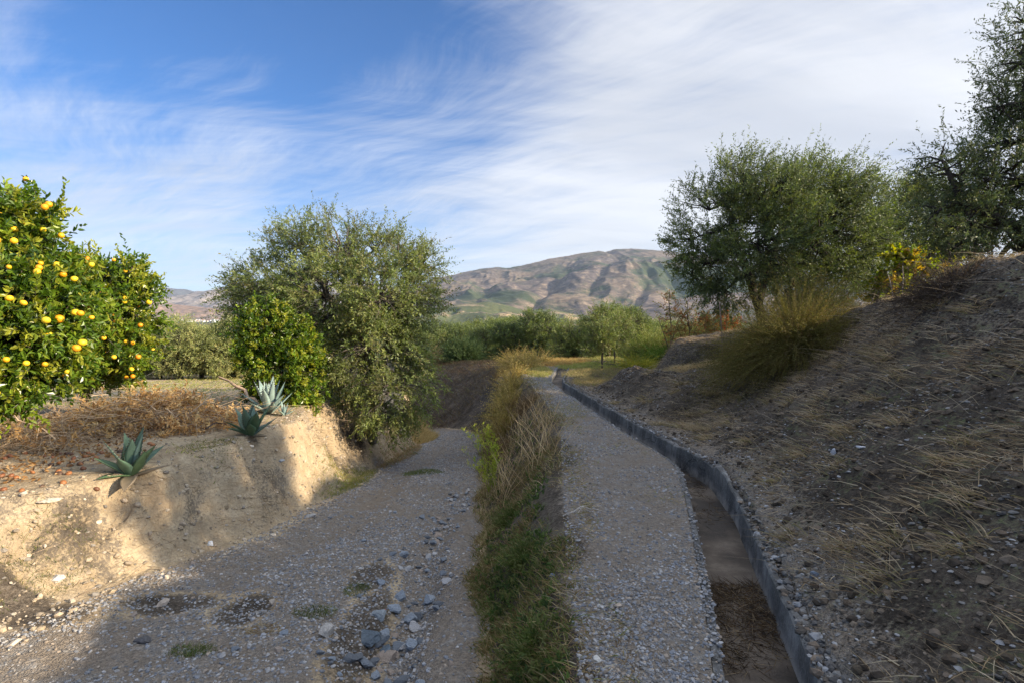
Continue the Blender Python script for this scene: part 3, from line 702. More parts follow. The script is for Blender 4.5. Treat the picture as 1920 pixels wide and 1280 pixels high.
# ---- the white town far off on the plain: every house its own small mesh
def house(name, w, d, h, wallc, roofc, pitched):
    hw, hd = w/2, d/2
    V = [(-hw, -hd, -4), (hw, -hd, -4), (hw, hd, -4), (-hw, hd, -4), (-hw, -hd, h), (hw, -hd, h), (hw, hd, h), (-hw, hd, h)]
    f4 = [(0, 1, 5, 4), (1, 2, 6, 5), (2, 3, 7, 6), (3, 0, 4, 7)]; f3 = []; c = [wallc]*4
    if pitched:
        e = .6; V += [(-hw-e, -hd-e, h-.1), (hw+e, -hd-e, h-.1), (hw+e, hd+e, h-.1), (-hw-e, hd+e, h-.1), (-hw-e, 0, h+2.4), (hw+e, 0, h+2.4)]
        f4 += [(8, 9, 13, 12), (10, 11, 12, 13), (8, 11, 10, 9)]; c += [roofc]*3; f3 = [(8, 12, 11), (9, 10, 13)]; cc = c+[wallc]*2
    else:
        V += [(-hw+.4, -hd+.4, h), (hw-.4, -hd+.4, h), (hw-.4, hd-.4, h), (-hw+.4, hd-.4, h), (-hw+.4, -hd+.4, h-.9), (hw-.4, -hd+.4, h-.9), (hw-.4, hd-.4, h-.9), (-hw+.4, hd-.4, h-.9)]
        f4 += [(4, 5, 9, 8), (5, 6, 10, 9), (6, 7, 11, 10), (7, 4, 8, 11), (12, 13, 14, 15), (8, 9, 13, 12), (9, 10, 14, 13), (10, 11, 15, 14), (11, 8, 12, 15)]; c += [wallc]*4+[roofc]+[wallc]*4; cc = c
    # window and door openings, set proud of the wall
    nw = max(2, int(w/4))
    for k in range(nw):
        for zf in ([.9] if h < 5 else [.9, h/2+.7]):
            x = -hw+(k+.5)*w/nw; b = len(V); y = -hd-.06
            V += [(x-.6, y, zf), (x+.6, y, zf), (x+.6, y, zf+1.4), (x-.6, y, zf+1.4)]; f4.append((b, b+1, b+2, b+3)); cc = cc[:len(f4)-1]+[(.08, .08, .09)]+cc[len(f4)-1:]
    return mesh(name, np.array(V, float), [np.array(f4)]+([np.array(f3)] if f3 else []), M_house, col=np.array(cc))
protos = [house('town_house', 16, 11, 6.5, (.80, .78, .74), (.42, .22, .14), True), house('town_house', 20, 13, 8.5, (.84, .83, .80), (.6, .58, .55), False), house('town_house', 12, 10, 4.5, (.74, .66, .56), (.40, .24, .16), True), house('town_house', 26, 12, 10, (.78, .76, .72), (.45, .24, .15), True)]
HL = ['small white house with red roof in the far town on the plain', 'flat roofed white block in the far town on the plain', 'low cream house with red roof in the far town on the plain', 'long tall white building with red roof in the far town']
hr = np.random.default_rng(5); first = [True]*4
for i in range(110):
    k = int(hr.integers(0, 4)); px = 268+hr.uniform(0, 1)**.8*180; d = hr.choice([3700, 3900, 4100, 4250])+hr.uniform(-60, 60)
    if hr.uniform() < .25 and px < 300: continue
    x = (px-960)/F*d; o = protos[k] if first[k] else link(protos[k].copy()); first[k] = False
    o.location = (x, d, float(terrain(np.array([x]), np.array([d]))[0])+1.5); o.rotation_euler = (0, 0, hr.uniform(-.5, .5)); o.scale = (1.15,)*3
    tag(o, HL[k], 'house', 'houses of the far white town')

# ---- big olive on the left bank of the track
def zt_(x, y): return float(terrain(np.array([x]), np.array([y]), False)[0])
d = 12.6
bx, by = -3.15, 12.6; bz = zt_(bx, by)
lob = [lobe(*a) for a in [(560, 465, 52, 52, d, .2), (640, 470, 60, 62, d, -.2), (700, 470, 45, 42, d, .5), (745, 478, 42, 50, d, .0), (790, 500, 32, 40, d, .3), (500, 545, 72, 62, d, .0), (460, 580, 36, 62, d, .5), (610, 560, 95, 70, d, -.5),
    (710, 560, 80, 75, d, -.7), (775, 560, 52, 62, d, .0), (690, 650, 88, 75, d, -.8), (770, 660, 42, 50, d, -.3), (650, 700, 55, 62, d, -.3), (735, 730, 75, 62, d, -.9), (745, 780, 45, 28, d, -.7), (560, 640, 60, 60, d, .4), (620, 620, 60, 50, d, 1.0), (700, 600, 80, 60, d, 1.2), (540, 590, 60, 50, d, 1.0)]]
tr = [at(690, 730, d), at(670, 650, d), at(620, 560, d), at(580, 500, d+.2)], [at(700, 730, d), at(730, 640, d), at(760, 560, d), at(770, 520, d+.2)], [at(700, 725, d+.1), at(690, 600, d+.4), at(670, 500, d+.3)]
T_big = tree('olive_tree', 'big olive tree with foliage down to the left bank of the track', 'olive tree', (bx, by, bz), [[(bx, by, bz), (bx+.05, by, bz+.45)]+list(s) for s in tr], lob,
     760, 10, .40, 19, .070, .021, OL, M_olive, up=.35, droop=.5, r0=.13, cone=.5, csize=.26, bark=(.13, .11, .09))[0]

# ---- round citrus bush in front of it
d = 10.7; bx = (528-960)/F*d; bz = zt_(bx, d)
lob = [lobe(*a) for a in [(505, 600, 34, 34, d, 0, 1.2), (490, 640, 42, 50, d, 0, 1.2), (545, 640, 40, 42, d, .1, 1.2), (520, 690, 64, 62, d, 0, 1.), (560, 700, 40, 60, d, -.1, 1), (545, 745, 52, 28, d, 0, 1), (480, 620, 22, 30, d, 0, 1.2)]]
tree('citrus_bush', 'dense bright green citrus bush behind the agave on the bank top', 'citrus bush', (bx, d, bz), [[(bx, d, bz), (bx, d, bz+.5), at(520, 650, d), at(510, 600, d)], [(bx+.05, d, bz), (bx+.1, d, bz+.4), at(550, 660, d)]], lob,
     300, 9, .22, 12, .062, .034, CI, M_citrus, up=.5, r0=.035, cone=.6, csize=.17, broad=True)

# ---- orange trees at the left
def oranges(root, C, O, n, rad, pal, dist=.06):
    base = np.array(root.location); tocam = nrm(np.array([0, 0, CZ])-base)
    sc = (O@tocam)+R(0, .9, len(C)); idx = np.argsort(-sc)[:n*2]; idx = RNG.choice(idx, n, replace=False)
    V0 = ICO3*(1+.015*np.sin(ICO3[:, :1]*9)*np.cos(ICO3[:, 2:]*7)); V0 = V0*[1, 1, .93]
    first = []
    for k, i in enumerate(idx):
        s = k % 4
        if k < 4:
            o = mesh('orange', V0*rad*(.85+.1*k), ICF3, M_fruit, root, col=np.tile(np.array(pal[k]), (len(ICF3), 1)), smooth=True); first.append(o)
        else: o = link(first[s].copy(), root)
        o.location = tuple(C[i]+O[i]*dist*R(.3, 1.2)+tocam*R(.06, .24)-base+np.array([0, 0, -.05])); o.rotation_euler = tuple(R(-.4, .4, 3)); s_ = R(.8, 1.2); o.scale = (s_, s_, s_*R(.88, 1.05))
FR = [(.82, .40, .010), (.84, .46, .015), (.72, .50, .02), (.82, .33, .008)]
d = 5.4; bx, by = -5.35, 5.6; bz = zt_(bx, by)
lob = [lobe(*a) for a in [(20, 395, 42, 38, d, 0), (-5, 460, 80, 50, d, 0), (70, 480, 58, 40, d, .2), (-90, 490, 90, 100, d, .2), (40, 560, 95, 65, d, -.2), (90, 560, 66, 50, d, .1), (10, 640, 95, 65, d, -.4), (90, 640, 62, 48, d, 0), (-10, 700, 65, 40, d, -.4), (25, 725, 34, 26, d, -.5), (-110, 640, 100, 90, d, 0), (40, 600, 95, 80, d, .7), (90, 690, 50, 30, d, .2)]]
r_, C_, O_ = tree('orange_tree', 'near orange tree full of large yellow fruit at the left edge', 'orange tree', (bx, by, bz), [[(bx, by, bz), (bx+.05, by, bz+.6), at(0, 620, d), at(30, 500, d), at(30, 420, d)], [(bx, by, bz+.4), at(60, 660, d), at(100, 590, d)], [(bx, by, bz+.4), at(-80, 640, d), at(-90, 520, d)]], lob,
     760, 8, .19, 13, .064, .030, CI, M_citrus, up=.25, droop=.25, r0=.06, cone=.65, csize=.2, broad=True, spread=.8)
oranges(r_, C_, O_, 100, .028, FR, .19)
d = 9.2; bx, by = -6.9, 9.2; bz = zt_(bx, by)
lob = [lobe(*a) for a in [(246, 500, 16, 26, d, 0), (242, 540, 34, 28, d, 0), (160, 520, 40, 30, d, .2), (200, 545, 50, 40, d, 0), (230, 600, 58, 50, d, -.1), (262, 598, 30, 32, d, 0), (225, 655, 45, 48, d, -.2), (170, 600, 80, 80, d, .2), (170, 670, 60, 50, d, 0), (215, 700, 35, 20, d, 0), (100, 600, 90, 100, d, .5)]]
r_, C_, O_ = tree('orange_tree', 'smaller fruited orange tree standing just behind the near one', 'orange tree', (bx, by, bz), [[(bx, by, bz), (bx, by, bz+.5), at(200, 620, d), at(230, 560, d), at(248, 515, d)], [(bx, by, bz+.4), at(150, 600, d)]], lob,
     420, 9, .26, 12, .068, .034, CI, M_citrus, up=.55, r0=.05, cone=.6, csize=.2, broad=True)
oranges(r_, C_, O_, 80, .034, [(.90, .38, .010), (.92, .48, .02), (.85, .28, .008), (.90, .55, .02)], .10)

# ---- olives up on the right
d = 13.; bx = (1430-960)/F*d; bz = zt_(bx, d); b2 = (1470-960)/F*d; bz2 = zt_(b2, d)
lob = [lobe(*a) for a in [(1395, 335, 60, 48, d, 0), (1330, 395, 62, 62, d, 0), (1300, 450, 48, 55, d, .2), (1440, 370, 80, 62, d, -.3), (1510, 350, 62, 52, d, .1), (1570, 350, 70, 48, d, .2), (1620, 380, 42, 36, d, .2), (1330, 500, 62, 55, d, 0), (1420, 460, 100, 75, d, -.4), (1530, 450, 95, 80, d, -.3), (1600, 450, 60, 70, d, .2),
    (1360, 545, 48, 38, d, .1), (1500, 530, 100, 45, d, .6), (1590, 520, 60, 45, d, .6), (1440, 430, 110, 80, d, .9), (1560, 420, 90, 70, d, 1.1), (1300, 520, 30, 30, d, 0)]]
st = [[(bx, d, bz), at(1420, 560, d), at(1400, 510, d), at(1370, 430, d), at(1380, 370, d)], [(bx, d, bz), at(1422, 560, d), at(1450, 480, d), at(1470, 400, d)], [(b2, d-.1, bz2), at(1478, 550, d), at(1500, 500, d), at(1550, 430, d), at(1570, 380, d)]]
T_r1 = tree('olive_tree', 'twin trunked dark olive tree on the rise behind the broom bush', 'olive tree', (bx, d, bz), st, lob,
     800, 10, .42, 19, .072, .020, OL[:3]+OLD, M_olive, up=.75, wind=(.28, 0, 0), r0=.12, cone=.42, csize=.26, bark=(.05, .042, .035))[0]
d = 9.2; bx, by = 9.0, 8.8; bz = zt_(bx, by)
lob = [lobe(*a) for a in [(1765, 300, 38, 42, d, 0), (1800, 330, 62, 60, d, .2), (1760, 395, 52, 48, d, .2), (1820, 420, 80, 60, d, -.2), (1870, 330, 62, 80, d, 0), (1880, 200, 36, 58, d, 0), (1915, 120, 42, 60, d, 0), (1925, 40, 30, 50, d, 0), (1900, 270, 60, 60, d, .2),
    (1780, 470, 60, 30, d, .6), (1960, 300, 90, 120, d, -.2), (1980, 140, 80, 100, d, 0), (2060, 240, 120, 160, d, .3), (2020, 420, 110, 80, d, -.3), (2120, 380, 100, 110, d, 0), (1840, 380, 90, 70, d, 1.0), (1860, 505, 50, 22, d, 1.)]]
st = [[(bx, by, bz), (8.7, 8.9, 2.9), at(1935, 480, d), at(1900, 430, d), at(1850, 400, d), at(1800, 380, d)], [(bx, by, bz), (8.8, 8.9, 3.), at(1960, 380, d), at(1930, 250, d), at(1925, 110, d)], [(bx, by, bz), (9.2, 8.9, 3.), at(2060, 330, d)]]
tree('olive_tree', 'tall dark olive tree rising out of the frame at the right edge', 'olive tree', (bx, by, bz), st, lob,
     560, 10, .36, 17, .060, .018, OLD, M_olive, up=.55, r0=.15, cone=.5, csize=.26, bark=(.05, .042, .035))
d = 17.; bx = (1715-960)/F*d; bz = zt_(bx, d)
lob = [lobe(*a) for a in [(1690, 378, 40, 36, d, 0), (1745, 385, 46, 46, d, 0), (1700, 400, 42, 52, d, 0), (1660, 460, 46, 50, d, 0), (1730, 440, 60, 60, d, 0), (1690, 500, 52, 42, d, 0), (1780, 450, 60, 60, d, .4), (1640, 530, 38, 30, d, 0)]]
tree('olive_tree', 'pale olive tree seen between the two dark olives on the right', 'olive tree', (bx, d, bz), [[(bx, d, bz), at(1710, 520, d), at(1690, 450, d)], [(bx, d, bz), at(1720, 520, d), at(1760, 450, d)]], lob,
     330, 9, .42, 16, .09, .026, OL, M_olive, up=.6, r0=.12, cone=.5, csize=.3)

# ---- olives standing outside the frame on the same rise (they throw the shade over the track)
for k, (x, y, s, rz) in enumerate([(9.4, 2.3, (.50, .50, .95), 1.1), (9.6, -2.2, (.75, .75, .95), 2.6)]):
    copy_tree(T_r1, (x, y, zt_(x, y)), rz, s, ['wide olive tree on the right rise just outside the frame', 'olive tree on the right rise beside the camera', 'olive tree behind the tall one at the right edge'][k])

# ---- vine glowing yellow in the sun on the rise
d = 11.6; bx = (1710-960)/F*d; bz = zt_(bx, d)
lob = [lobe(*a) for a in [(1700, 490, 30, 26, d, 0), (1730, 500, 30, 26, d, .1), (1670, 520, 26, 24, d, 0), (1690, 545, 40, 20, d, 0), (1650, 550, 22, 16, d, 0), (1760, 520, 40, 26, d, .2)]]
tree('fig_bush', 'low fig bush with sunlit yellow leaves on the right rise', 'fig bush', (bx, d, bz), [[(bx, d, bz), at(1722, 530, d), at(1700, 500, d)], [(bx, d, bz), at(1690, 540, d)]], lob,
     70, 5, .22, 6, .085, .075, [(.24, .28, .03), (.34, .32, .035), (.17, .22, .03), (.38, .27, .05), (.15, .15, .04)], M_autumn, up=.4, r0=.03, cone=.7, csize=.16, broad=True, bark=(.04, .03, .025))

# ---- red and yellow leaved saplings on the far side of the rise
def sapling(label, px, d, pytop, wpx, pal, n=26, hpx=None):
    x = (px-960)/F*d; z = zt_(x, d); zt = CZ+(605-pytop)/F*d; h = zt-z
    lb = [(x+R(-.35, .35)*wpx/F*d*1.5, d+R(-.2, .2), z+h*q_, wpx/F*d*.42, wpx/F*d*.4, h*.2) for q_ in (.35, .5, .62, .75, .88)]
    return tree('pomegranate_sapling', label, 'small tree', (x, d, z), [[(x, d, z), (x+.05, d, z+h*.5), (x-.03, d, z+h*.85), (x, d, z+h)], [(x, d, z+h*.2), (x+wpx/F*d*.6, d, z+h*.7)], [(x, d, z+h*.15), (x-wpx/F*d*.6, d, z+h*.6)]], lb, n, 5, .3, 8, .07, .035, pal, M_autumn, up=.6, r0=.022, cone=.6, csize=.2, broad=True, bark=(.10, .07, .05), group='autumn saplings')
AU = [(.24, .10, .045), (.28, .16, .07), (.18, .15, .05), (.32, .23, .09), (.13, .14, .05)]
sapling('thin sapling with a few red leaves standing above the green shrubs', 1256, 19.5, 545, 34, AU, 20)
sapling('sapling with orange and red leaves beside the shaded mound', 1290, 18.5, 568, 36, AU, 34)
sapling('sapling with reddish leaves just below the twin trunked olive', 1322, 18, 590, 34, [(.24, .10, .045), (.28, .19, .08), (.15, .14, .05)], 34)
sapling('red leaved sapling at the foot of the twin trunked olive', 1372, 17.5, 588, 30, [(.32, .08, .04), (.28, .13, .05), (.18, .18, .05)], 26)

# ---- grove of olives beyond the cutting and hedge of olives beyond the terrace
def grove_proto(pal, seed, hfac=1.):
    global RNG
    RNG = np.random.default_rng(seed)
    lb = [(R(-.8, .8), R(-.8, .8), R(1.2, 2.9)*hfac, R(.8, 1.15), R(.8, 1.15), R(.7, 1.1)) for _ in range(9)]
    lb += [(R(-1.2, 1.2), R(-1.2, 1.2), R(.9, 1.3), .9, .9, .7) for _ in range(3)]
    return tree('olive_tree', 'olive tree', 'olive tree', (0, 0, 0), [[(0, 0, 0), (.1, .05, .6), (.5, .2, 1.6), (.7, .2, 2.4)], [(0, 0, 0), (-.1, 0, .7), (-.4, -.3, 1.7), (-.5, -.4, 2.5)]], lb, 290, 8, .45, 12, .12, .038, pal, M_olive, up=.7, r0=.14, cone=.5, csize=.36)[0]
OLY = [(.27, .29, .09), (.33, .34, .11), (.20, .23, .07), (.38, .36, .14)]
GP = [grove_proto(OL, 101), grove_proto(OL[:3]+OLD[:2], 102), grove_proto(OL, 103)]
HP = [grove_proto(OLY, 111), grove_proto(OLY, 112)]
RNG = np.random.default_rng(77)
used = set()
def put(protos, px, d, pytop, wide, label, group, k=None):
    k = int(RNG.integers(0, len(protos))) if k is None else k
    x = (px-960)/F*d; z = zt_(x, d)-.05; h = CZ+(605-pytop)/F*d-z; s = h/3.45
    o = protos[k]
    if id(o) not in used: used.add(id(o)); o.location = (x, d, z); o.rotation_euler = (0, 0, R(0, 6)); o.scale = (s*wide, s*wide, s)
    else: o = copy_tree(o, (x, d, z), R(0, 6), (s*wide, s*wide, s))
    tag(o, label, 'olive tree', group); return o
G1 = 'olives of the grove beyond the cutting'
put(GP, 1140, 27, 583, 1.0, 'tallest olive of the grove, right behind the far end of the canal', G1, 0)
put(GP, 1185, 29, 588, 1.0, 'olive at the right end of the grove beside the reddish saplings', G1, 1)
put(GP, 1075, 30, 598, 1.1, 'olive of the grove directly above the yellow bushes by the canal', G1, 2)
put(GP, 1015, 33, 592, 1.1, 'tall olive of the grove over the middle of the golden bushes', G1, 1)
put(GP, 955, 34, 612, 1.15, 'dark olive of the grove standing over the top of the cutting', G1, 1)
for px, d_, top in [(905, 36, 618), (860, 38, 616), (820, 37, 622), (930, 42, 608), (880, 46, 611), (985, 43, 605), (1040, 40, 600), (1110, 38, 592), (1165, 37, 594), (1225, 34, 612), (800, 44, 616), (835, 50, 612), (765, 41, 620), (905, 54, 609), (960, 55, 607), (1250, 40, 610), (1300, 36, 612), (1350, 40, 605)]:
    put(GP, px, d_, top, 1.2, 'olive tree in the dense mass of the grove beyond the cutting', G1)
G2 = 'yellowish olives along the far edge of the terrace'
for px, d_, top, lb in [(262, 29, 618, 'leftmost yellowish olive of the row, beside the orange tree'), (300, 30, 620, None), (338, 28.5, 611, 'yellowish olive with a pointed top in the middle of the row'), (378, 30, 616, None), (412, 28.5, 607, 'tallest yellowish olive of the row, left of the citrus bush'), (452, 30, 612, 'yellowish olive half hidden behind the citrus bush'), (225, 31, 620, None), (185, 30, 622, None),
                        (320, 36, 612, None), (360, 37, 616, None), (270, 36, 618, None), (430, 36, 613, None), (495, 32, 612, None), (560, 34, 612, None), (620, 34, 615, None)]:
    put(HP, px, d_, top, 1.0, lb or 'yellowish olive tree in the row closing the terrace', G2)
# mid distance: belts of trees fading over the plain
for i in range(46):
    px = R(-100, 1500); d_ = R(70, 240); x = (px-960)/F*d_
    o = copy_tree((GP+HP)[int(RNG.integers(0, 5))], (x, d_, zt_(x, d_)), R(0, 6), R(.9, 1.3)); tag(o, 'olive tree scattered on the plain behind the grove', 'olive tree', 'olives scattered over the plain')

# young olive on the green strip beside the canal
def young(label, px, d, pyb, pyt, wpx, lean=0.):
    x = (px-960)/F*d; z = zt_(x, d); zt = CZ+(605-pyt)/F*d; h = zt-z; r = wpx/F*d
    lb = [(x+lean*.6, d, z+h*.62, r*.8, r*.8, h*.2), (x-r*.4+lean, d, z+h*.75, r*.6, r*.6, h*.18), (x+r*.4+lean, d, z+h*.78, r*.6, r*.6, h*.18), (x+lean, d, z+h*.88, r*.5, r*.5, h*.13)]
    tree('young_olive', label, 'olive tree', (x, d, z), [[(x, d, z), (x+.02, d, z+h*.35), (x+lean*.5, d, z+h*.6), (x+lean, d, z+h*.85)], [(x, d, z+h*.3), (x+r*.5+lean, d, z+h*.75)]], lb, 90, 7, .26, 12, .066, .022, OL, M_olive, up=.6, r0=.026, cone=.5, csize=.18, group='young olives by the canal')
young('slender young olive with a bare thin trunk by the canal', 1129, 18.5, 705, 602, 28)
young('young olive with a forked trunk behind the slender one', 1152, 21.5, 683, 592, 36, .1)
# ------------------------------------------------------------------ gravel, stones
def rnd_in(n, x0, x1, y0, y1, pw=1.):
    y = y0+(y1-y0)*R(0, 1, n)**pw; return np.column_stack([x0+(x1-x0)*R(0, 1, n), y])
xy = rnd_in(60000, 0, 1, 2.3, 22, 2.2); xy[:, 0] = XRL(xy[:, 1])+.1+xy[:, 0]*(XRR(xy[:, 1])-XRL(xy[:, 1])-.1); xy = xy[(fbm(xy[:, 0]*1.6, xy[:, 1]*1.6, 3, 203)+R(-.4, .5, len(xy)) > -.15) & ((xy[:, 0] < -.6) | (R(0, 1, len(xy)) < .3)) & ((np.abs(xy[:, 0]-XRL(xy[:, 1])-.8) > .22) | (R(0, 1, len(xy)) < .4))]
tag(stones('road_gravel', xy, .0045+.010*R(0, 1, len(xy))**3.0+.0010*xy[:, 1]*.5, 'grey'), 'loose grey gravel scattered over the track', 'gravel', kind='stuff')
xy = rnd_in(34000, 0, 1, 2.1, 20, 2.2); xy[:, 0] = XB(xy[:, 1])+.02+xy[:, 0]*(XL(xy[:, 1])-.015-XB(xy[:, 1])); xy = xy[fbm(xy[:, 0]*1.8, xy[:, 1]*1.8, 3, 213)+R(-.5, .5, len(xy)) > -.1]
tag(stones('path_gravel', xy, .0035+.009*R(0, 1, len(xy))**3.6+.0005*xy[:, 1], 'grey'), 'fine grey gravel on the path beside the canal', 'gravel', kind='stuff')
xy = rnd_in(60000, 0, 1, 1.8, 17, 1.8); xy[:, 0] = XL(xy[:, 1])+CW(xy[:, 1])+.03+xy[:, 0]**1.35*4.7; xy = xy[fbm(xy[:, 0]*1.2, xy[:, 1]*1.2, 3, 223)-(xy[:, 0]-1.5)*.08+R(-.5, .5, len(xy)) > -.05]
tag(stones('hillside_scree', xy, .005+.014*R(0, 1, len(xy))**3.2+.0006*xy[:, 1], 'shale', (.2, .5)), 'dark shale chips and scree on the hillside', 'scree', kind='stuff')
xy = rnd_in(5000, -6.5, -2.7, 3.2, 13, 1.2); xy = xy[xy[:, 0] < XRL(xy[:, 1])+.4]
tag(stones('bank_pebbles', xy, .005+.018*R(0, 1, len(xy))**4, 'tan'), 'pale pebbles in the earth bank', 'pebbles', kind='stuff')

def rock(name, label, x, y, size, col, cat='stone', group=None, sq=(1, 1, .7), rz=0., seed=0, sink=.3, patch=None):
    r = np.random.default_rng(seed); V = ICO3.copy()
    for _ in range(15):                      # chop facets
        n = nrm(r.normal(size=3)); dd = r.uniform(.42, .78); e = V@n-dd; V = V-np.maximum(e, 0)[:, None]*n
    V = V*(1+.05*r.normal(size=(len(V), 1))*.5)*sq*size
    c = np.array(col)*r.uniform(.85, 1.15, (len(ICF3), 1))
    if patch is not None:
        cen = V[ICF3].mean(1)/size; m = (cen@nrm(np.array([.3, -.4, .8])) > .42) & (r.uniform(size=len(cen)) > .15); c[m] = patch
    o = mesh(name, V, ICF3, M_stone, col=c)
    o.location = (x, y, float(terrain(np.array([x]), np.array([y]))[0])+size*sq[2]*(1-2*sink)); o.rotation_euler = (r.uniform(-.15, .15), r.uniform(-.15, .15), rz)
    tag(o, label, cat, group); return o
def gp(px, py):
    """ground point seen at a pixel"""
    ds = np.geomspace(1.8, 40, 1600); p = np.column_stack([(px-960)/F*ds, ds]); z = CZ+(605-py)/F*ds
    h = terrain(p[:, 0], p[:, 1], False); i = np.argmax(h > z); return p[i, 0], p[i, 1]
SPEC = [('large dark slate slab lying in the washed out rut', 690, 1195, .085, (.10, .12, .135), (1.3, .8, .5), None), ('flat grey stone with an orange stain in the rut', 712, 1150, .065, (.20, .22, .23), (1.3, .9, .4), (.50, .12, .04)),
        ('pale rounded boulder at the left lip of the rut', 611, 1190, .052, (.34, .31, .27), (1, .9, .85), None), ('long blue slate below the slab in the rut', 722, 1222, .05, (.12, .15, .175), (1.5, .7, .5), None),
        ('grey angular stone at the head of the rut', 750, 1122, .055, (.21, .235, .26), (1.2, .9, .7), None), ('tan flat stone at the right of the slate slab', 737, 1203, .04, (.36, .28, .19), (1.4, .8, .5), None),
        ('small dark stone on the left part of the track', 270, 1203, .045, (.09, .085, .085), (1.3, 1, .6), None), ('white stone on the tan earth at the left', 107, 1088, .055, (.62, .56, .48), (1.3, .9, .6), None),
        ('angular white stone on the left edge of the track', 394, 1022, .042, (.55, .55, .54), (1.2, .8, .7), None), ('long pale stone at the foot of the bank', 583, 970, .06, (.44, .41, .37), (1.5, .8, .55), None),
        ('tan pointed stone beside the brown hollow', 511, 1127, .036, (.42, .35, .27), (.9, .8, 1.), None), ('pale tan stone by the far hollow', 305, 1135, .045, (.38, .31, .24), (1.1, .9, .7), None),
        ('white flat stone in the shaded hillside at mid height', 1614, 858, .045, (.55, .55, .57), (1.2, 1, .4), None), ('white upright chip on the hillside left of the flat stone', 1563, 852, .034, (.60, .60, .62), (.7, .6, 1.2), None),
        ('blue grey stone near the foot of the hillside', 1525, 1078, .034, (.22, .26, .31), (1, .9, .9), None), ('tan stone in the middle of the gravel path', 1160, 1138, .026, (.42, .34, .26), (1.2, .9, .7), None),
        ('white pebble at the bottom of the gravel path', 1120, 1238, .022, (.55, .52, .46), (1.2, 1, .8), None), ('bluish stone in the grass at the left of the path', 1036, 1076, .03, (.17, .20, .24), (1.3, .9, .5), None),
        ('grey stone on the earth bank below the agaves', 527, 863, .04, (.33, .34, .35), (1.4, .8, .6), None), ('white stone half way down the bank', 690, 810, .08, (.60, .56, .50), (.7, .6, 1.1), None),
        ('flat pale slab on the edge of the terrace', 95, 940, .07, (.55, .48, .38), (1.6, 1, .25), None)]
for i, (lb, px, py, s, c, sq, pt) in enumerate(SPEC):
    x, y = gp(px, py); rock('stone', lb, x, y, s*1.35 if 'rut' in lb else s*1.1, c, sq=sq, rz=R(0, 3), seed=300+i, patch=pt)
SP = [rock('stone', 'blue grey stone among those washed into the rut', -.9, 3.6+.1*i, 1., c, group='stones washed into the rut', sq=sq, seed=400+i) for i, (c, sq) in enumerate([((.17, .185, .20), (1.2, .8, .6)), ((.24, .265, .29), (1, .9, .7)), ((.40, .38, .36), (1.1, .8, .6)), ((.30, .24, .19), (1.2, 1, .6)), ((.12, .127, .135), (1.4, .8, .45))])]
RL = ['blue grey stone among those washed into the rut', 'light grey stone among those washed into the rut', 'whitish stone among those washed into the rut', 'brownish stone among those washed into the rut', 'flat dark slate among those washed into the rut']
def place_rock(k, x, y, s, lb, grp, first=set()):
    o = SP[k]
    if k in first: o = link(o.copy())
    first.add(k)
    o.scale = (s, s, s*R(.8, 1.1)); o.rotation_euler = (R(-.3, .3), R(-.3, .3), R(0, 6.3))
    o.location = (x, y, float(terrain(np.array([x]), np.array([y]))[0])+s*.28); tag(o, lb, 'stone', grp)
for i in range(280):
    y = 2.9+6.5*R()**1.7; x = -.86+.07*sin(y*1.7)+.05*sin(y*3.9+1)+RNG.normal()*.11+(R(-.25, .3) if i % 5 == 0 else 0); k = int(RNG.integers(0, 5)); s = (.018+.050*R()**1.7)*(1.15 if y < 5 else .95)
    place_rock(k, x, y, s, RL[k]+(', near end' if y < 3.8 else ', by the slate slab' if y < 4.6 else ', middle part' if y < 6 else ', far end'), 'stones washed into the rut')
TL = [s.replace('among those washed into the rut', 'lying loose on the gravel track') for s in RL]
for i in range(90):
    y = 3.1+8*R()**1.4; x = R(XRL(y)+.1, XRR(y)-.1); k = int(RNG.integers(0, 5)); place_rock(k, x, y, .010+.026*R()**2, TL[k]+(', near the camera' if y < 4.5 else ', below the near agave' if y < 6.5 else ', at the foot of the bank' if x < -1.8 else ', farther up the track'), 'stones lying loose on the track')

# ------------------------------------------------------------------ grass
def keep(xy, m): return xy[m]
# left slope of the berm: green low down near, straw farther
n = 60000; xy = rnd_in(n, 0, 1, 2.3, 9, 1.3); xy[:, 0] = XRR(xy[:, 1])-.10*R(0, 1, n)**2+xy[:, 0]**1.25*(XB(xy[:, 1])-XRR(xy[:, 1])+.30)
dn = fbm(xy[:, 0]*2.2, xy[:, 1]*1.5, 3, 301)*1.6+R(-.5, .5, n)-np.clip((xy[:, 0]-XB(xy[:, 1])+.25)*2.0, 0, 1); xy = xy[dn > .34]
gm = fbm(xy[:, 0]*1.4, xy[:, 1]*1.1, 3, 302)+R(-.5, .5, len(xy))-(xy[:, 1]-4.2)*.25 > 0
a = xy[gm]; tag(grass_patch('green_grass', a, R(.015, .065, len(a))*(.5+.9*vn(a[:, 0]*5, a[:, 1]*5, 303)), .008, GREEN+MID[:2], M_grass, spread=.6, bendk=.7), 'short green grass on the slope between track and path', 'grass', kind='stuff')
a = xy[~gm]; tag(grass_patch('straw_grass', a, R(.03, .12, len(a)), .0075, [(.24, .17, .08), (.17, .115, .055), (.30, .23, .12), (.14, .12, .045), (.12, .13, .04)], M_dry, spread=.6, bendk=.8), 'brown dry grass on the slope between track and path', 'grass', kind='stuff')
n = 36000; xy = rnd_in(n, 0, 1, 6.0, 22, 1.15); tq = xy[:, 0]**1.3; xy[:, 0] = XRR(xy[:, 1])-.12*R(0, 1, n)**2+tq*(XB(xy[:, 1])-XRR(xy[:, 1])+.35); kq = fbm(xy[:, 0]*2.5, xy[:, 1]*2.0, 3, 306)*1.3+R(-.4, .5, n) > .2+.5*(tq-.6); xy = xy[kq]; tq = tq[kq]; n = len(xy)
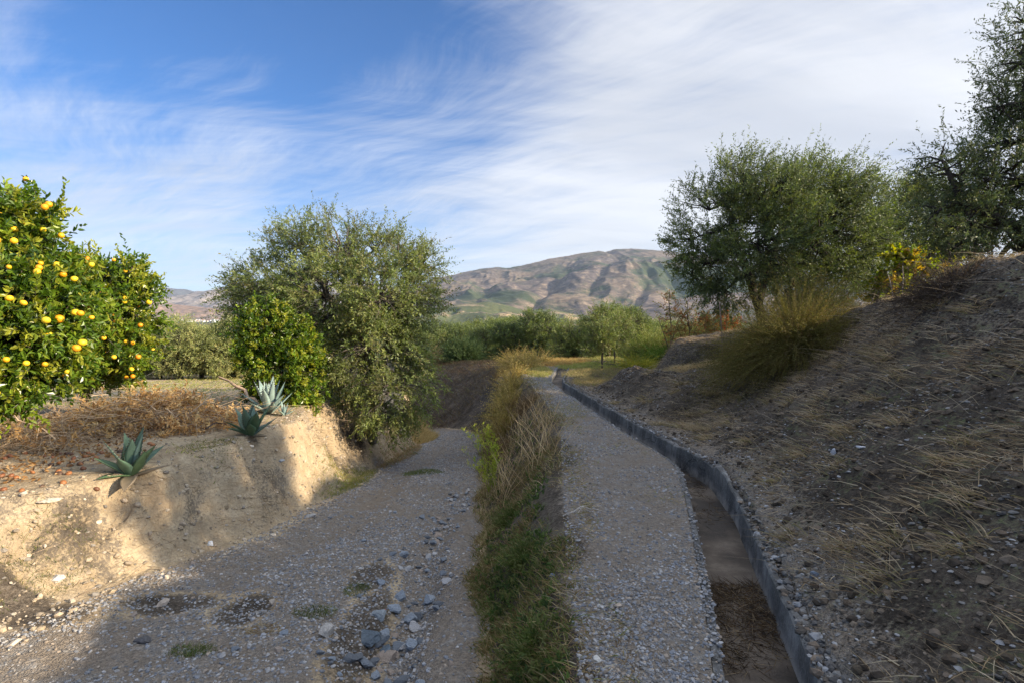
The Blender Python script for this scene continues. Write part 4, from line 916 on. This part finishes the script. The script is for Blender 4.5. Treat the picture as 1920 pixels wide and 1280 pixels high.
h = R(.05, .16, n)*(.5+.9*vn(xy[:, 0]*2.5, xy[:, 1]*2.5, 305))*(.85+.02*xy[:, 1])*(1.1-.75*tq**2); tag(grass_patch('tall_dry_grass', xy, h, .0095, [(.34, .26, .14), (.24, .18, .09), (.46, .37, .22), (.22, .21, .08), (.13, .09, .05), (.14, .15, .05)], M_dry, spread=.45, bendk=.6), 'tall tawny grass on the slope dropping to the track', 'grass', kind='stuff')
n = 12000; y = 2.3+16*R(0, 1, n)**1.6; xy = np.column_stack([XB(y)-.12+.42*R(0, 1, n)**1.3, y]); xy = xy[fbm(xy[:, 0]*3, xy[:, 1]*2, 3, 307)*1.3+R(-.4, .4, n) > .0]; n = len(xy)
tag(grass_patch('path_edge_grass', xy, R(.02, .10, n), .0055, DRY+MID, M_dry, up=.6, spread=.9, bendk=.9), 'short straw and weeds creeping onto the edge of the gravel path', 'grass', kind='stuff')
n = 1700; y = 2.4+9*R(0, 1, n)**1.5; tb = R(0, .72, n); xy = np.column_stack([XRR(y)+tb*(XB(y)-XRR(y)+.1), y]); xy = xy[fbm(xy[:, 0]*3, xy[:, 1]*2.4, 3, 309)+R(-.3, .3, n) > .05]; n = len(xy)
P_ = np.column_stack([xy, terrain(xy[:, 0], xy[:, 1])+.02]); Dd = RNG.normal(size=(n, 3)); Dd[:, 2] = np.abs(Dd[:, 2])*.8+.2
V, f, c = leaves_on(P_, Dd, R(.02, .07, n), 5, .035, .018, [(.07, .11, .03), (.10, .14, .04), (.16, .17, .06), (.05, .08, .025)], .9, broad=True)
tag(mesh('small_weeds', V, f, M_grass, col=c), 'small broad leaved weeds among the grass of the slope', 'weeds', kind='stuff')
# tall straw stalks
n = 260; y = R(7, 13, n); xy = np.column_stack([XRR(y)+(XB(y)-XRR(y))*R(.2, 1.0, n), y])
tag(grass_patch('straw_stalks', xy, R(.35, .75, n), .008, [(.55, .42, .24), (.45, .32, .17)], M_dry, spread=.35, bendk=.35, nseg=3), 'pale dry stalks standing above the slope grass', 'dry stalks', kind='stuff')
# right hillside litter
n = 100000; xy = rnd_in(n, 0, 1, 1.7, 18, 1.5); xy[:, 0] = XL(xy[:, 1])+CW(xy[:, 1])+.16+xy[:, 0]**.85*5.2
dn = fbm(xy[:, 0]*1.5, xy[:, 1]*1.5, 3, 311)*1.3+R(-.45, .45, n)+np.clip((xy[:, 0]-XL(xy[:, 1])-1.4)*.18, -.3, .2); xy = xy[dn > .10]
tag(grass_patch('hillside_straw', xy, R(.06, .20, len(xy)), .0055, [(.32, .24, .14), (.44, .34, .21), (.18, .12, .07), (.52, .43, .29), (.24, .19, .13)], M_dry, up=.35, spread=1., bendk=.5, lift=.004), 'matted dry straw on the shaded hillside', 'dry grass', kind='stuff')
n = 900; xy = rnd_in(n, 0, 1, 2, 15, 1.3); xy[:, 0] = XL(xy[:, 1])+CW(xy[:, 1])+.2+xy[:, 0]*4.6
tag(grass_patch('hillside_stalks', xy, R(.2, .6, n), .005, [(.42, .35, .24), (.30, .23, .14), (.36, .30, .22)], M_dry, up=.5, spread=.9, bendk=.6, nseg=3, lift=.005), 'long single dry stalks lying across the hillside', 'dry stalks', kind='stuff')
n = 14000; xy = rnd_in(n, 0, 1, 1.8, 15, 1.6); xy[:, 0] = XL(xy[:, 1])+CW(xy[:, 1])+.15+xy[:, 0]*4.6
tag(stones('hillside_clods', xy, .006+.030*R(0, 1, n)**3.5, 'clod', (.5, .9), .35, M_clod), 'brown earth clods and crumbled shale over the hillside', 'soil', kind='stuff')
n = 3600; y = 2.2+13*R(0, 1, n)**1.4; xy = np.column_stack([XL(y)+CW(y)+.012+.13*R(0, 1, n), y]); xy = xy[fbm(y*1.7, y*0, 3, 351)+R(-.35, .35, n) > -.12]; n = len(xy)
tag(stones('canal_rubble', xy, .006+.022*R(0, 1, n)**2.5, 'shale', (.4, .9), .3, zoff=ZB(xy[:, 1])+.026+R(-.006, .006, n)), 'loose rubble spilling over the right lip of the canal', 'rubble', kind='stuff')
# grass tufts of the hillside
for i in range(110):
    y = 2.2+10*R()**1.2; x = XL(y)+.55+R(0, 3.8); m = 110; q_ = np.column_stack([x+RNG.normal(size=m)*.05, y+RNG.normal(size=m)*.05])
    o = grass_patch('grass_tuft', q_, R(.08, .24, m), .0055, [(.36, .27, .16), (.46, .37, .24), (.26, .19, .11), (.26, .23, .10)], M_dry, up=.65, spread=1., bendk=.8, nseg=3); u_ = x-XL(y); tag(o, 'dry grass tuft %s the hillside, %s' % ('low on' if u_ < 1.6 else 'half way up' if u_ < 2.9 else 'high on', 'nearest the camera' if y < 3.5 else 'level with the debris in the canal' if y < 5 else 'level with the canal bend' if y < 7.5 else 'beyond the canal bend'), 'grass tuft', 'dry grass tufts on the hillside')
# path thin grass
n = 9000; xy = rnd_in(n, 0, 1, 5, 21, 1.0); xy[:, 0] = XB(xy[:, 1])+xy[:, 0]*(XL(xy[:, 1])-.05-XB(xy[:, 1])); xy = xy[fbm(xy[:, 0]*2, xy[:, 1]*.8, 3, 321)+R(-.3, .3, n)+(xy[:, 1]-12)*.03 > .1]
tag(grass_patch('path_grass', xy, R(.03, .09, len(xy)), .006, [(.20, .22, .06), (.34, .27, .13), (.28, .22, .11)], M_dry, spread=.8, bendk=.6), 'thin short grass on the gravel path', 'grass', kind='stuff')
# terrace
n = 26000; xy = rnd_in(n, -16, -3.4, 6.5, 32, 1.3); xy = xy[(xy[:, 0] < XC(xy[:, 1])+.2) & (fbm(xy[:, 0]*.8, xy[:, 1]*.8, 3, 331)+R(-.4, .4, n)+(xy[:, 1]-10)*.03 > .1)]
tag(grass_patch('terrace_grass', xy, R(.03, .09, len(xy))*(1+xy[:, 1]*.03), .006+.0006*xy[:, 1], [(.30, .28, .08), (.20, .24, .06), (.40, .33, .15), (.16, .20, .05)], M_grass, spread=.8, bendk=.6), 'sparse yellow green grass over the terrace', 'grass', kind='stuff')
# grass edge at foot of bank and on the track
def patch(name, lb, cx, cy, rx, ry, n, h, pal, w=.005, rot=0., mat=M_grass, **k):
    r = np.sqrt(R(0, 1, n))*(.75+.35*vn(np.arange(n)*.7, 0*np.arange(n), 3)); a = R(0, 2*pi, n); x, y = np.cos(a)*r*rx, np.sin(a)*r*ry; xy = np.column_stack([cx+x*cos(rot)-y*sin(rot), cy+x*sin(rot)+y*cos(rot)])
    return tag(grass_patch(name, xy, h*R(.4, 1.2, n), w, pal, mat, **k), lb, 'grass', kind='stuff')
n = 5200; y = R(4.2, 12, n); tb = R(.05, .95, n); xb0 = XC(y)+(XRL(y)-XC(y))*tb; xy = np.column_stack([xb0, y]); xy = xy[fbm(xy[:, 0]*2.5, xy[:, 1]*1.5, 3, 341)+R(-.3, .3, n) > .05]
tag(grass_patch('bank_roots', xy, R(.04, .14, len(xy)), .005, [(.22, .16, .09), (.14, .10, .06), (.34, .26, .15)], M_dry, up=.25, spread=1., bendk=1.0), 'dead roots and stubble clinging to the earth bank', 'roots', kind='stuff')
xy = rnd_in(4200, -4.8, -2.4, 3.6, 12, 1.); xy = xy[(xy[:, 0] > XC(xy[:, 1])-.1) & (xy[:, 0] < XRL(xy[:, 1])+.35)]
tag(stones('soil_clods', xy, .006+.028*R(0, 1, len(xy))**4, 'tan', (.6, .9), .35, M_clod), 'crumbled earth clods on the face and foot of the bank', 'soil', kind='stuff')
patch('grass_patch', 'green grass patch in the middle of the far track', -1.75, 11.2, .42, .55, 2600, .05, GREEN)
patch('grass_patch', 'yellow green grass along the foot of the sunlit bank', -2.85, 10.0, .3, 1.6, 5200, .08, [(.22, .24, .05), (.30, .27, .10), (.36, .28, .14), (.12, .17, .03)])
patch('grass_patch', 'tawny grass at the bank foot under the big olive', -2.75, 14.2, .35, 2.6, 5000, .10, [(.34, .22, .12), (.24, .15, .08), (.20, .20, .06)], mat=M_dry)
patch('grass_patch', 'golden grass on the bank beyond the big olive', -3.0, 18.6, .5, 1.8, 7000, .26, [(.48, .36, .16), (.40, .28, .12), (.52, .42, .2)], .009, mat=M_dry)
patch('grass_patch', 'small green tuft of grass at the bottom left of the track', -2.1, 3.75, .16, .09, 500, .05, GREEN, .004)
patch('grass_patch', 'green weeds beside the brown hollow of the track', -1.5, 4.35, .18, .12, 700, .04, GREEN, .004)
patch('grass_patch', 'green weeds above the rut', -1.3, 4.75, .12, .14, 500, .04, [(.06, .09, .025), (.1, .12, .04)], .004)
patch('grass_patch', 'thin green grass on the earth near the white stone', -3.85, 4.75, .3, .4, 1200, .05, MID+GREEN, .004)
patch('grass_patch', 'thin green grass at the left end of the track edge', -4.1, 4.1, .4, .35, 1200, .05, MID+GREEN, .004)
patch('grass_patch', 'small green plants on the bank top between the agaves', -3.7, 7.0, .35, .45, 900, .045, GREEN+MID, .006)
patch('dry_tuft', 'flattened dry straw on the track', -1.78, 4.05, .17, .08, 600, .09, DRY, .0035, mat=M_dry, up=.25, spread=1.)
patch('grass_patch', 'sunlit green grass by the far end of the canal', 2.7, 21, 1.1, 2.2, 9000, .10, [(.20, .26, .05), (.30, .30, .09), (.38, .32, .14)], .011)
patch('grass_patch', 'sunlit straw coloured grass on the shoulder left of the broom bush', 4.3, 12.6, 1.0, .5, 5200, .16, [(.56, .42, .22), (.46, .33, .16), (.60, .48, .28)], .006, mat=M_dry, rot=.3)
patch('grass_patch', 'tawny grass between the mound and the canal', 2.9, 14.8, 1.4, 1.4, 12000, .14, [(.36, .26, .13), (.28, .20, .10), (.40, .33, .16), (.26, .25, .08)], .007, mat=M_dry)
patch('grass_patch', 'green and straw grass on the field behind the canal', 5.5, 26, 5, 3, 22000, .20, [(.30, .28, .09), (.22, .27, .06), (.44, .34, .17)], .016)
patch('grass_patch', 'tawny grass round the far end of the canal', 1.3, 24, 2.0, 2.5, 14000, .26, [(.46, .30, .12), (.38, .24, .10), (.40, .33, .12)], .014, mat=M_dry)
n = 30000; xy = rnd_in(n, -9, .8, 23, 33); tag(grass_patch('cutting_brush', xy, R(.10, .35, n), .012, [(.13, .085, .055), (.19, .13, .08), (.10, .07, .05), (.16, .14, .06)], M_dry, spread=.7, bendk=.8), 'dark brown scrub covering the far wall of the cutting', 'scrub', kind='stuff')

patch('grass_patch', 'dry grass between the canal and the young olives', 2.7, 17.2, 1.2, 2.0, 9000, .13, [(.30, .24, .12), (.22, .19, .08), (.36, .29, .15), (.18, .19, .07)], .009, mat=M_dry)
patch('grass_patch', 'yellowing grass on the far end of the path', .85, 19.2, .5, 2.6, 6000, .10, [(.30, .28, .09), (.20, .23, .06), (.40, .32, .15)], .010)
# ------------------------------------------------------------------ shrubs built from many thin stems
def broom(name, lb, cat, x, y, r, h, n, pal, w=.006, lean=(0, 0), splay=.8, nseg=4, mat=M_grass, ry=None, droop=.3, fuzz=10, fl=.05, group=None):
    z = zt_(x, y); root = empty(name, (x, y, z), lb, cat, group); rr = np.sqrt(R(0, 1, n)); a = R(0, 2*pi, n); ry = ry or r
    bx_, by_ = np.cos(a)*rr*r*.30, np.sin(a)*rr*ry*.30
    P = np.column_stack([bx_, by_, terrain(x+bx_, y+by_, False)-z-.03]); el = (1-rr**1.2*splay*.85)
    D = np.column_stack([np.cos(a)*rr*r+lean[0], np.sin(a)*rr*ry+lean[1], h*(.25+el)]); D += RNG.normal(size=(n, 3))*.27*r
    L = np.linalg.norm(D, axis=1)*R(.55, 1.0, n); D = nrm(D); b = np.column_stack([np.cos(a)*.12+lean[0]*.3, np.sin(a)*.12, -droop*rr])*R(.4, 1.2, (n, 1))
    strand_mesh('stem', P, D, L, w, b, pick([tuple(np.array(p)*.8+np.array((.02, .01, 0))) for p in pal[:2]], n), M_dry, 3, root)
    V, f, c = leaves_on(P, D, L, fuzz, fl, w*1.2, pal, .55, b, start=.25); mesh('foliage', V, f, mat, root, col=c)
    return root
BR = [(.105, .105, .032), (.14, .125, .038), (.085, .075, .028), (.17, .135, .05), (.12, .085, .04)]
x, y = 4.45, 8.95
broom('broom_bush', 'large olive green broom bush on the shaded hillside', 'broom bush', x, y, 1.15, .82, 5200, BR, .007, lean=(-.2, -.1), fuzz=17, fl=.038, droop=.85, splay=.6)
broom('broom_bush', 'upper brownish green broom bush below the twin trunked olive', 'broom bush', 5.15, 10.1, .85, 1.15, 1600, [(.17, .14, .045), (.13, .13, .035), (.22, .16, .07)], .006, fuzz=13, fl=.05)
broom('broom_bush', 'dark leafless bush at the top of the hillside by the right edge', 'bush', 5.0, 6.5, .7, .34, 900, [(.055, .045, .04), (.085, .07, .06)], .006, lean=(-.3, -.3), mat=M_dry, fuzz=4, droop=.5)
YB = [(.44, .33, .11), (.33, .26, .09), (.22, .20, .06), (.52, .40, .17), (.20, .14, .07)]
for i, (x, y, r, h, lb) in enumerate([(-.15, 13.2, .5, .75, 'yellow shrub low on the slope, nearest of the golden row'), (-.05, 14.6, .55, .8, 'golden shrub on the slope edge, second of its row'), (.0, 16.2, .6, .75, 'golden shrub in the middle of the row above the cutting'), (.05, 18, .6, .8, 'golden shrub left of the canal bend'), (.45, 20.5, .7, .75, 'golden shrub at the far end of the row'), (1.0, 23, .9, .7, 'tawny shrub at the far end of the canal'), (.2, 23.5, .9, .75, 'tawny shrub above the cutting, left of the canal end')]):
    broom('golden_shrub', lb, 'shrub', x, y, r, h*.8, 430, YB, .013, lean=(-.12, 0), fuzz=12, fl=.05, group='golden shrubs along the slope edge', splay=.7)
for i, (x, y, r, h, lb) in enumerate([(-.25, 11.2, .35, .45, 'brown dry bush above the tawny grass'), (.35, 12.6, .4, .4, 'grey brown dry bush at the left edge of the path')]):
    broom('dry_bush', lb, 'shrub', x, y, r, h, 420, [(.22, .15, .08), (.16, .11, .06)], .006, mat=M_dry, fuzz=6, group='dry bushes along the slope edge')
broom('green_shrub', 'dark green shrub at the top of the cutting under the grove', 'shrub', -2.6, 31, 1.1, 1.5, 900, [(.07, .10, .04), (.05, .08, .03)], .03, fuzz=14, fl=.12)
broom('golden_shrub', 'pale tan shrub on the rim of the cutting', 'shrub', -4.4, 31.5, .8, 1.1, 500, [(.34, .26, .13), (.28, .22, .1)], .02, fuzz=10, fl=.1, mat=M_dry)
broom('green_shrub', 'low yellow green plant beside the young olives', 'shrub', 4.1, 18.6, .8, .4, 600, [(.34, .30, .06), (.22, .26, .05)], .014, fuzz=9, fl=.07)
broom('green_shrub', 'deep green plant clump at the foot of the saplings', 'shrub', 5.6, 20.5, .9, .8, 700, [(.10, .17, .03), (.16, .22, .05)], .016, fuzz=10, fl=.09)
broom('green_shrub', 'green shrub behind the mound beside the grove', 'shrub', 5.5, 22.5, 1.1, 1.5, 900, [(.16, .20, .05), (.24, .24, .08)], .02, fuzz=14, fl=.09)
broom('green_shrub', 'second green shrub behind the mound under the reddish saplings', 'shrub', 6.6, 20.8, 1.0, 1.6, 900, [(.20, .20, .06), (.28, .24, .09)], .02, fuzz=14, fl=.08)

# fennel like plant leaning over the track
def fennel():
    x, y = -.32, 8.6; z = zt_(x, y); root = empty('fennel_plant', (x, y, z), 'bright yellow green fennel leaning out over the track', 'plant')
    tips = [(-.42, 0, .95), (-.30, .05, 1.0), (-.12, 0, 1.05), (-.05, .1, .98), (.04, 0, .92), (-.44, .05, .62), (-.36, 0, .42), (-.18, -.1, .85), (.0, -.1, .78), (.08, .1, .7)]
    lines = [(curve((R(-.05, .1), R(-.05, .05), 0), tp, (.06, 0, .03), 8, .02), np.linspace(.006, .002, 8)) for tp in tips]
    tube_mesh('stem', lines, M_grass, root, (.30, .34, .06), 5)
    Ps, Ds = [], []
    for p, r in lines:
        for k in range(26):
            u = R(1.5, 6.9); i = int(u); q_ = p[i]*(1-(u-i))+p[min(i+1, 7)]*(u-i); Ps.append(q_); Ds.append(nrm(RNG.normal(size=3)*.6+np.array([0, 0, 1.])))
    P_, D_ = np.array(Ps), np.array(Ds); V, f, c = leaves_on(P_, D_, R(.04, .12, len(P_)), 9, .03, .009, [(.38, .42, .06), (.50, .50, .10), (.28, .36, .05)], .6)
    mesh('foliage', V, f, M_grass, root, col=c)
fennel()
# green upright weeds low on the slope
for i, (x, y, h, lb) in enumerate([(.1, 4.6, .18, 'broad green weed clump midway down the grassy slope'), (.15, 3.1, .16, 'fresh green weed clump at the bottom of the grassy slope'), (-.02, 6.2, .2, 'green weed clump at the foot of the brown grass')]):
    broom('weed_clump', lb, 'weeds', x, y, .2, h, 260, GREEN, .006, fuzz=6, fl=.04, group='green weeds on the slope')

# ------------------------------------------------------------------ agaves
def agave(lb, px, py, d, h, n, seed, cols, rz=0., openn=1., wf=1.):
    global RNG
    r = np.random.default_rng(seed); x, d = gp(px, py); z = zt_(x, d); root = empty('agave', (x, d, z-.02), lb, 'agave', 'agaves on the bank edge', rz)
    for k in range(n):
        f_ = k/(n-1); a = k*2.39996+r.uniform(-.2, .2); el = radians(82-68*f_**1.1*openn+r.uniform(-8, 8)-(14 if k >= n-3 else 0)); L = h*(.86+.3*math.sin(pi*min(1, f_+.25)))*r.uniform(.85, 1.1); wd = h*.115*r.uniform(.9, 1.15)
        ns = 15; tt = np.linspace(0, 1, ns); curl = r.uniform(-.15, .35)*(f_+.2)*(1 if r.uniform() > .25 else -1.6)
        ang = el-curl*tt*1.1; dz = np.cumsum(np.sin(ang))*L/ns; dr = np.cumsum(np.cos(ang))*L/ns
        w = wd*wf*np.clip(np.sin(pi*np.clip(.20+tt*.8, 0, 1))**.75, 0.02, 1)*(1-tt**5); w[-1] = wd*.02
        th = wd*.30*(1-tt)**.7+.001
        rad, side = np.array([cos(a), sin(a), 0]), np.array([-sin(a), cos(a), 0]); V = []
        for i in range(ns):
            c = rad*(dr[i]+.03*h)+np.array([0, 0, dz[i]+.01]); nn = -rad*sin(ang[i])+np.array([0, 0, cos(ang[i])])
            for (u, v) in ((-1, .34), (-.55, .10), (0, 0), (.55, .10), (1, .34), (.5, -.55), (0, -.8), (-.5, -.55)):
                V.append(c+side*w[i]*u+nn*(w[i]*v*.75 if v >= 0 else th[i]*v))
            # channelled upper face, thick rounded back
        V = np.array(V); i, j = np.meshgrid(np.arange(ns-1), np.arange(8), indexing='ij'); fc = np.stack([i*8+j, i*8+(j+1) % 8, (i+1)*8+(j+1) % 8, (i+1)*8+j], -1).reshape(-1, 4)
        base_c = np.array(cols[int(r.integers(0, len(cols)))])*r.uniform(.85, 1.15)
        if k >= n-3: base_c = np.array((.26, .20, .13))*r.uniform(.7, 1.2)
        cc = np.tile(base_c, (len(fc), 1))*r.uniform(.94, 1.06, (len(fc), 1))
        m = (fc[:, 0] % 8 == 0) | (fc[:, 0] % 8 == 3); cc[m] *= 1.15
        cc[fc[:, 0]//8 >= ns-2] = (.05, .035, .03)
        # marginal teeth
        tv, tf = [], []
        for sgn, col_ in ((-1, 0), (1, 4)):
            for i in range(2, ns-2):
                p0, p1 = V[i*8+col_], V[(i+1)*8+col_]; m_ = (p0+p1)/2; q_ = m_+sgn*side*.010*h/.4; tv += [p0*.6+m_*.4, p1*.6+m_*.4, q_]; b = len(V)+len(tv)-3; tf.append((b, b+1, b+2))
        mesh('leaf', np.vstack([V, tv]), [fc, np.array(tf)], M_agave, root, col=np.vstack([cc, np.tile((.07, .05, .035), (len(tf), 1))]), smooth=True)
    return root
AG = [(.085, .145, .095), (.11, .17, .11), (.13, .19, .14), (.09, .15, .07)]
AB = [(.20, .28, .25), (.24, .32, .28), (.17, .25, .22)]
agave('near agave with broad dark green leaves in the shade on the bank top', 246, 890, 5.6, .40, 16, 3, AG, .5, 1.1, 1.45)
agave('middle agave on the bank edge, green and shaded', 472, 815, 7.9, .42, 18, 5, AG, 1.2, 1.05, 1.45)
agave('far agave with pale blue grey spiky leaves in the sun', 504, 774, 9.1, .54, 22, 8, AB, 2.1, .95)
agave('tiny agave offset at the right foot of the pale agave', 533, 778, 8.95, .22, 12, 9, AB, .3)

# ------------------------------------------------------------------ brush pile, fallen branch, stakes, fallen fruit
def brush(lb, x, y, rx, ry, h, n, leafn, seed):
    global RNG
    RNG = np.random.default_rng(seed); z = zt_(x, y); root = empty('brush_pile', (x, y, z), lb, 'brush pile')
    lines = []
    for i in range(n):
        a = R(0, 2*pi); r = R(0, .8)**.7; p = np.array([cos(a)*r*rx, sin(a)*r*ry, h*(1-r**1.6)*R(.05, .95)]); q_ = p+np.array([RNG.normal()*.55, RNG.normal()*.4, RNG.normal()*.13+.03])
        q_[2] = max(q_[2], .02); w = R(.0015, .005); lines.append((curve(p, q_, (0, 0, R(-.03, .08)), 5, .05), np.linspace(w, w*.4, 5)))
    for i in range(9):
        a = R(0, 2*pi); p = np.array([cos(a)*rx*.5, sin(a)*ry*.5, h*.3]); lines.append((curve(p, p+np.array([R(-.9, .9), R(-.4, .4), R(.1, .45)]), (0, 0, .05), 7, .04), np.linspace(.011, .004, 7)))
    V, f = tubes(lines, 4); c = np.tile((.40, .29, .18), (len(f), 1))*np.repeat(R(.6, 1.5, len(lines)), [(len(p)-1)*4 for p, _ in lines])[:, None]
    mesh('twigs', V, f, M_wood, root, col=c)
    m = leafn; a = R(0, 2*pi, m); r = R(0, 1, m)**.6*.95; P = np.column_stack([np.cos(a)*r*rx, np.sin(a)*r*ry, h*(1-r**1.7)*R(.1, 1.08, m)+.02])
    V, f, c = leaves_on(P, RNG.normal(size=(m, 3)), R(.1, .25, m), 9, .055, .026, [(.58, .38, .17), (.48, .30, .12), (.62, .45, .22), (.34, .21, .10)], 1.1, broad=True)
    mesh('withered_leaves', V, f, M_dry, root, col=c)
brush('big heap of cut twigs with withered orange brown leaves', -5.15, 8.1, 1.35, .8, .50, 620, 900, 61)
brush('low spread of bare cut twigs left of the leafy heap', -6.1, 7.0, 1.2, .8, .28, 420, 140, 62)
RNG = np.random.default_rng(99)
def limb(name, lb, a, b, r, col, side=(), cat='branch'):
    o = tube_mesh(name, [(curve(a, b, (0, 0, .05), 9, .025), np.linspace(r, r*.45, 9))]+[(curve(*s_, (0, 0, .02), 5, .04), np.linspace(r*.4, r*.15, 5)) for s_ in side], M_wood, None, col, 7, origin=np.array(a)); return tag(o, lb, cat)
a, b = at(485, 760, 9.6), at(410, 706, 9.9); limb('dead_branch', 'broken dead branch with pale torn end rising beside the pale agave', a, b, .035, (.38, .27, .18), [(a*.6+b*.4, at(430, 760, 9.7)), (a*.4+b*.6, at(455, 722, 9.8))])
a, b = at(385, 803, 7.2), at(425, 796, 7.6); limb('twig', 'dark twig lying on the terrace between the agaves', a, b, .01, (.07, .05, .04))
a, b = at(240, 724, 12.), at(165, 745, 10); limb('dead_branch', 'pale dead branches lying behind the brush heap', a, b, .02, (.42, .34, .25), [(a, at(300, 700, 13)), (a, at(215, 700, 12.5)), (at(200, 735, 11), at(245, 690, 11.6))])
def stake(lb, px, d, pyb, pyt, r, col, lean=0.):
    b = at(px, pyb, d); b[2] = zt_(b[0], b[1]); tp = at(px+lean, pyt, d); b2 = b.copy(); b[2] -= .1
    o = tube_mesh('wooden_stake', [(np.array([b, b2+(tp-b2)*.3, b2+(tp-b2)*.7+[.01, 0, 0], tp, tp+[0, 0, .002]]), [r, r, r*.9, r*.8, .001])], M_wood, None, col, 7, origin=b); tag(o, lb, 'stake')
stake('thin grey stake standing at the left of the broom bush', 1357, 11.3, 660, 568, .012, (.20, .15, .12), -8)
stake('pale upright cane standing among the yellow fig leaves', 1692, 8.9, 560, 499, .008, (.50, .38, .24), 1)
stake('pale leaning cane left of the upright one', 1678, 8.95, 558, 510, .007, (.46, .36, .24), -14)
xs = []
V0 = ICO2*[1, 1, .72]; fo = []
for k, c in enumerate([(.22, .085, .035), (.14, .06, .03), (.30, .12, .04), (.09, .05, .03)]):
    fo.append(mesh('fallen_orange', V0*.028*(1+.08*fbm(V0[:, 0]*3+k, V0[:, 1]*3, 2, k)[:, None]), ICF2, M_fruit, col=np.tile(c, (len(ICF2), 1)), smooth=True))
FL = ['rotting red brown orange lying on the terrace litter', 'dark shrivelled orange lying on the terrace litter', 'bright rusty fallen orange lying on the terrace litter', 'blackened fallen orange lying on the terrace litter']
pts = [gp(*p) for p in [(17, 855), (47, 850), (112, 850), (118, 853), (125, 849), (133, 850), (154, 848), (160, 853), (165, 847), (172, 850), (179, 856), (190, 846), (188, 830), (128, 890), (20, 893), (30, 897), (5, 892), (78, 914), (118, 905), (40, 922), (6, 920), (181, 917), (95, 870), (150, 868)]]+[(R(-6.3, -4.3), R(5.2, 7.2)) for _ in range(34)]
for i, (x, y) in enumerate(pts):
    k = int(RNG.integers(0, 4)); o = fo[k] if k not in xs else link(fo[k].copy()); xs.append(k)
    o.location = (x, y, float(terrain(np.array([x]), np.array([y]))[0])+.010); o.rotation_euler = tuple(R(-.5, .5, 3)); s = R(.7, 1.1); o.scale = (s, s, s); tag(o, FL[k], 'fallen orange', 'fallen oranges under the orange trees')
# leaf litter
n = 6000; xy = rnd_in(n, -7.5, -3.8, 4.6, 9.5); z = terrain(xy[:, 0], xy[:, 1]); xy_k = fbm(xy[:, 0]*1.2, xy[:, 1]*1.2, 3, 401)+R(-.3, .3, n)-np.clip(xy[:, 0]+4.6, 0, 2)*.8 > -.05
P_ = np.column_stack([xy, z+.006])[xy_k]; Dd = RNG.normal(size=(len(P_), 3)); Dd[:, 2] = np.abs(Dd[:, 2])*.25
V, f, c = leaves_on(P_, Dd, np.full(len(P_), .01), 1, .055, .024, [(.36, .20, .08), (.28, .16, .07), (.45, .30, .15), (.18, .11, .06)], .3, broad=True)
tag(mesh('leaf_litter', V, f, M_dry, col=c), 'fallen brown leaves and twigs under the orange trees', 'leaf litter', kind='stuff')
n = 900; xy = rnd_in(n, -6.5, -3.3, 4.3, 10); tag(grass_patch('twig_litter', xy, R(.08, .3, n), .004, [(.22, .15, .09), (.14, .09, .06), (.40, .30, .2)], M_dry, up=.12, spread=1., bendk=.2, nseg=3, lift=.012), 'small dead twigs scattered over the terrace', 'twig litter', kind='stuff')
# debris in the canal
n = 2600; y = np.concatenate([R(2.9, 3.9, 1900), R(5, 8, 700)]); xx = XL(y)+CW(y)*R(.05, .95, n); P_ = np.column_stack([xx, y, -.185+np.exp(-((y-3.4)/.35)**2)*.05*R(0, 1, n)-.03*(y > 5.5)])
Dd = RNG.normal(size=(n, 3)); Dd[:, 2] *= .2; Dd[:, 1] *= 1.5
tag(strand_mesh('canal_debris', P_, Dd, R(.04, .16, n), .004, RNG.normal(size=(n, 3))*.1, pick([(.06, .038, .022), (.10, .062, .033), (.04, .03, .022), (.20, .15, .09)], n), M_dry, 2), 'matted brown straw and twigs washed together in the canal', 'debris', kind='stuff')
# dry twig lying across the path
a, b = (.62, 4.75, .03), (1.0, 4.9, .02); limb('twig', 'bleached forked twig lying at the left edge of the gravel path', (.42, 4.7, float(terrain(np.array([.42]), np.array([4.7]))[0])+.02), (.78, 4.75, .03), .005, (.45, .40, .34), [((.55, 4.72, .03), (.72, 4.95, .03))])

# ------------------------------------------------------------------ air
def haze(x0, x1, y0, y1, z0, z1, dens):
    V = np.array([(x, y, z) for x in (x0, x1) for y in (y0, y1) for z in (z0, z1)], float)
    f = np.array([(0, 1, 3, 2), (4, 6, 7, 5), (0, 4, 5, 1), (2, 3, 7, 6), (0, 2, 6, 4), (1, 5, 7, 3)])
    m, t = mat_new('haze'); v = t.n('ShaderNodeVolumePrincipled', {'Color': (.62, .78, 1.0, 1), 'Density': dens, 'Anisotropy': .0}); o_ = t.n('ShaderNodeOutputMaterial'); t.t.links.new(v.outputs[0], o_.inputs['Volume'])
    o = mesh('haze', V, f, m); tag(o, 'thin bluish air', 'haze', kind='stuff')
haze(-9900, 9900, -40, 13500, -140, 1300, 2.8e-5)
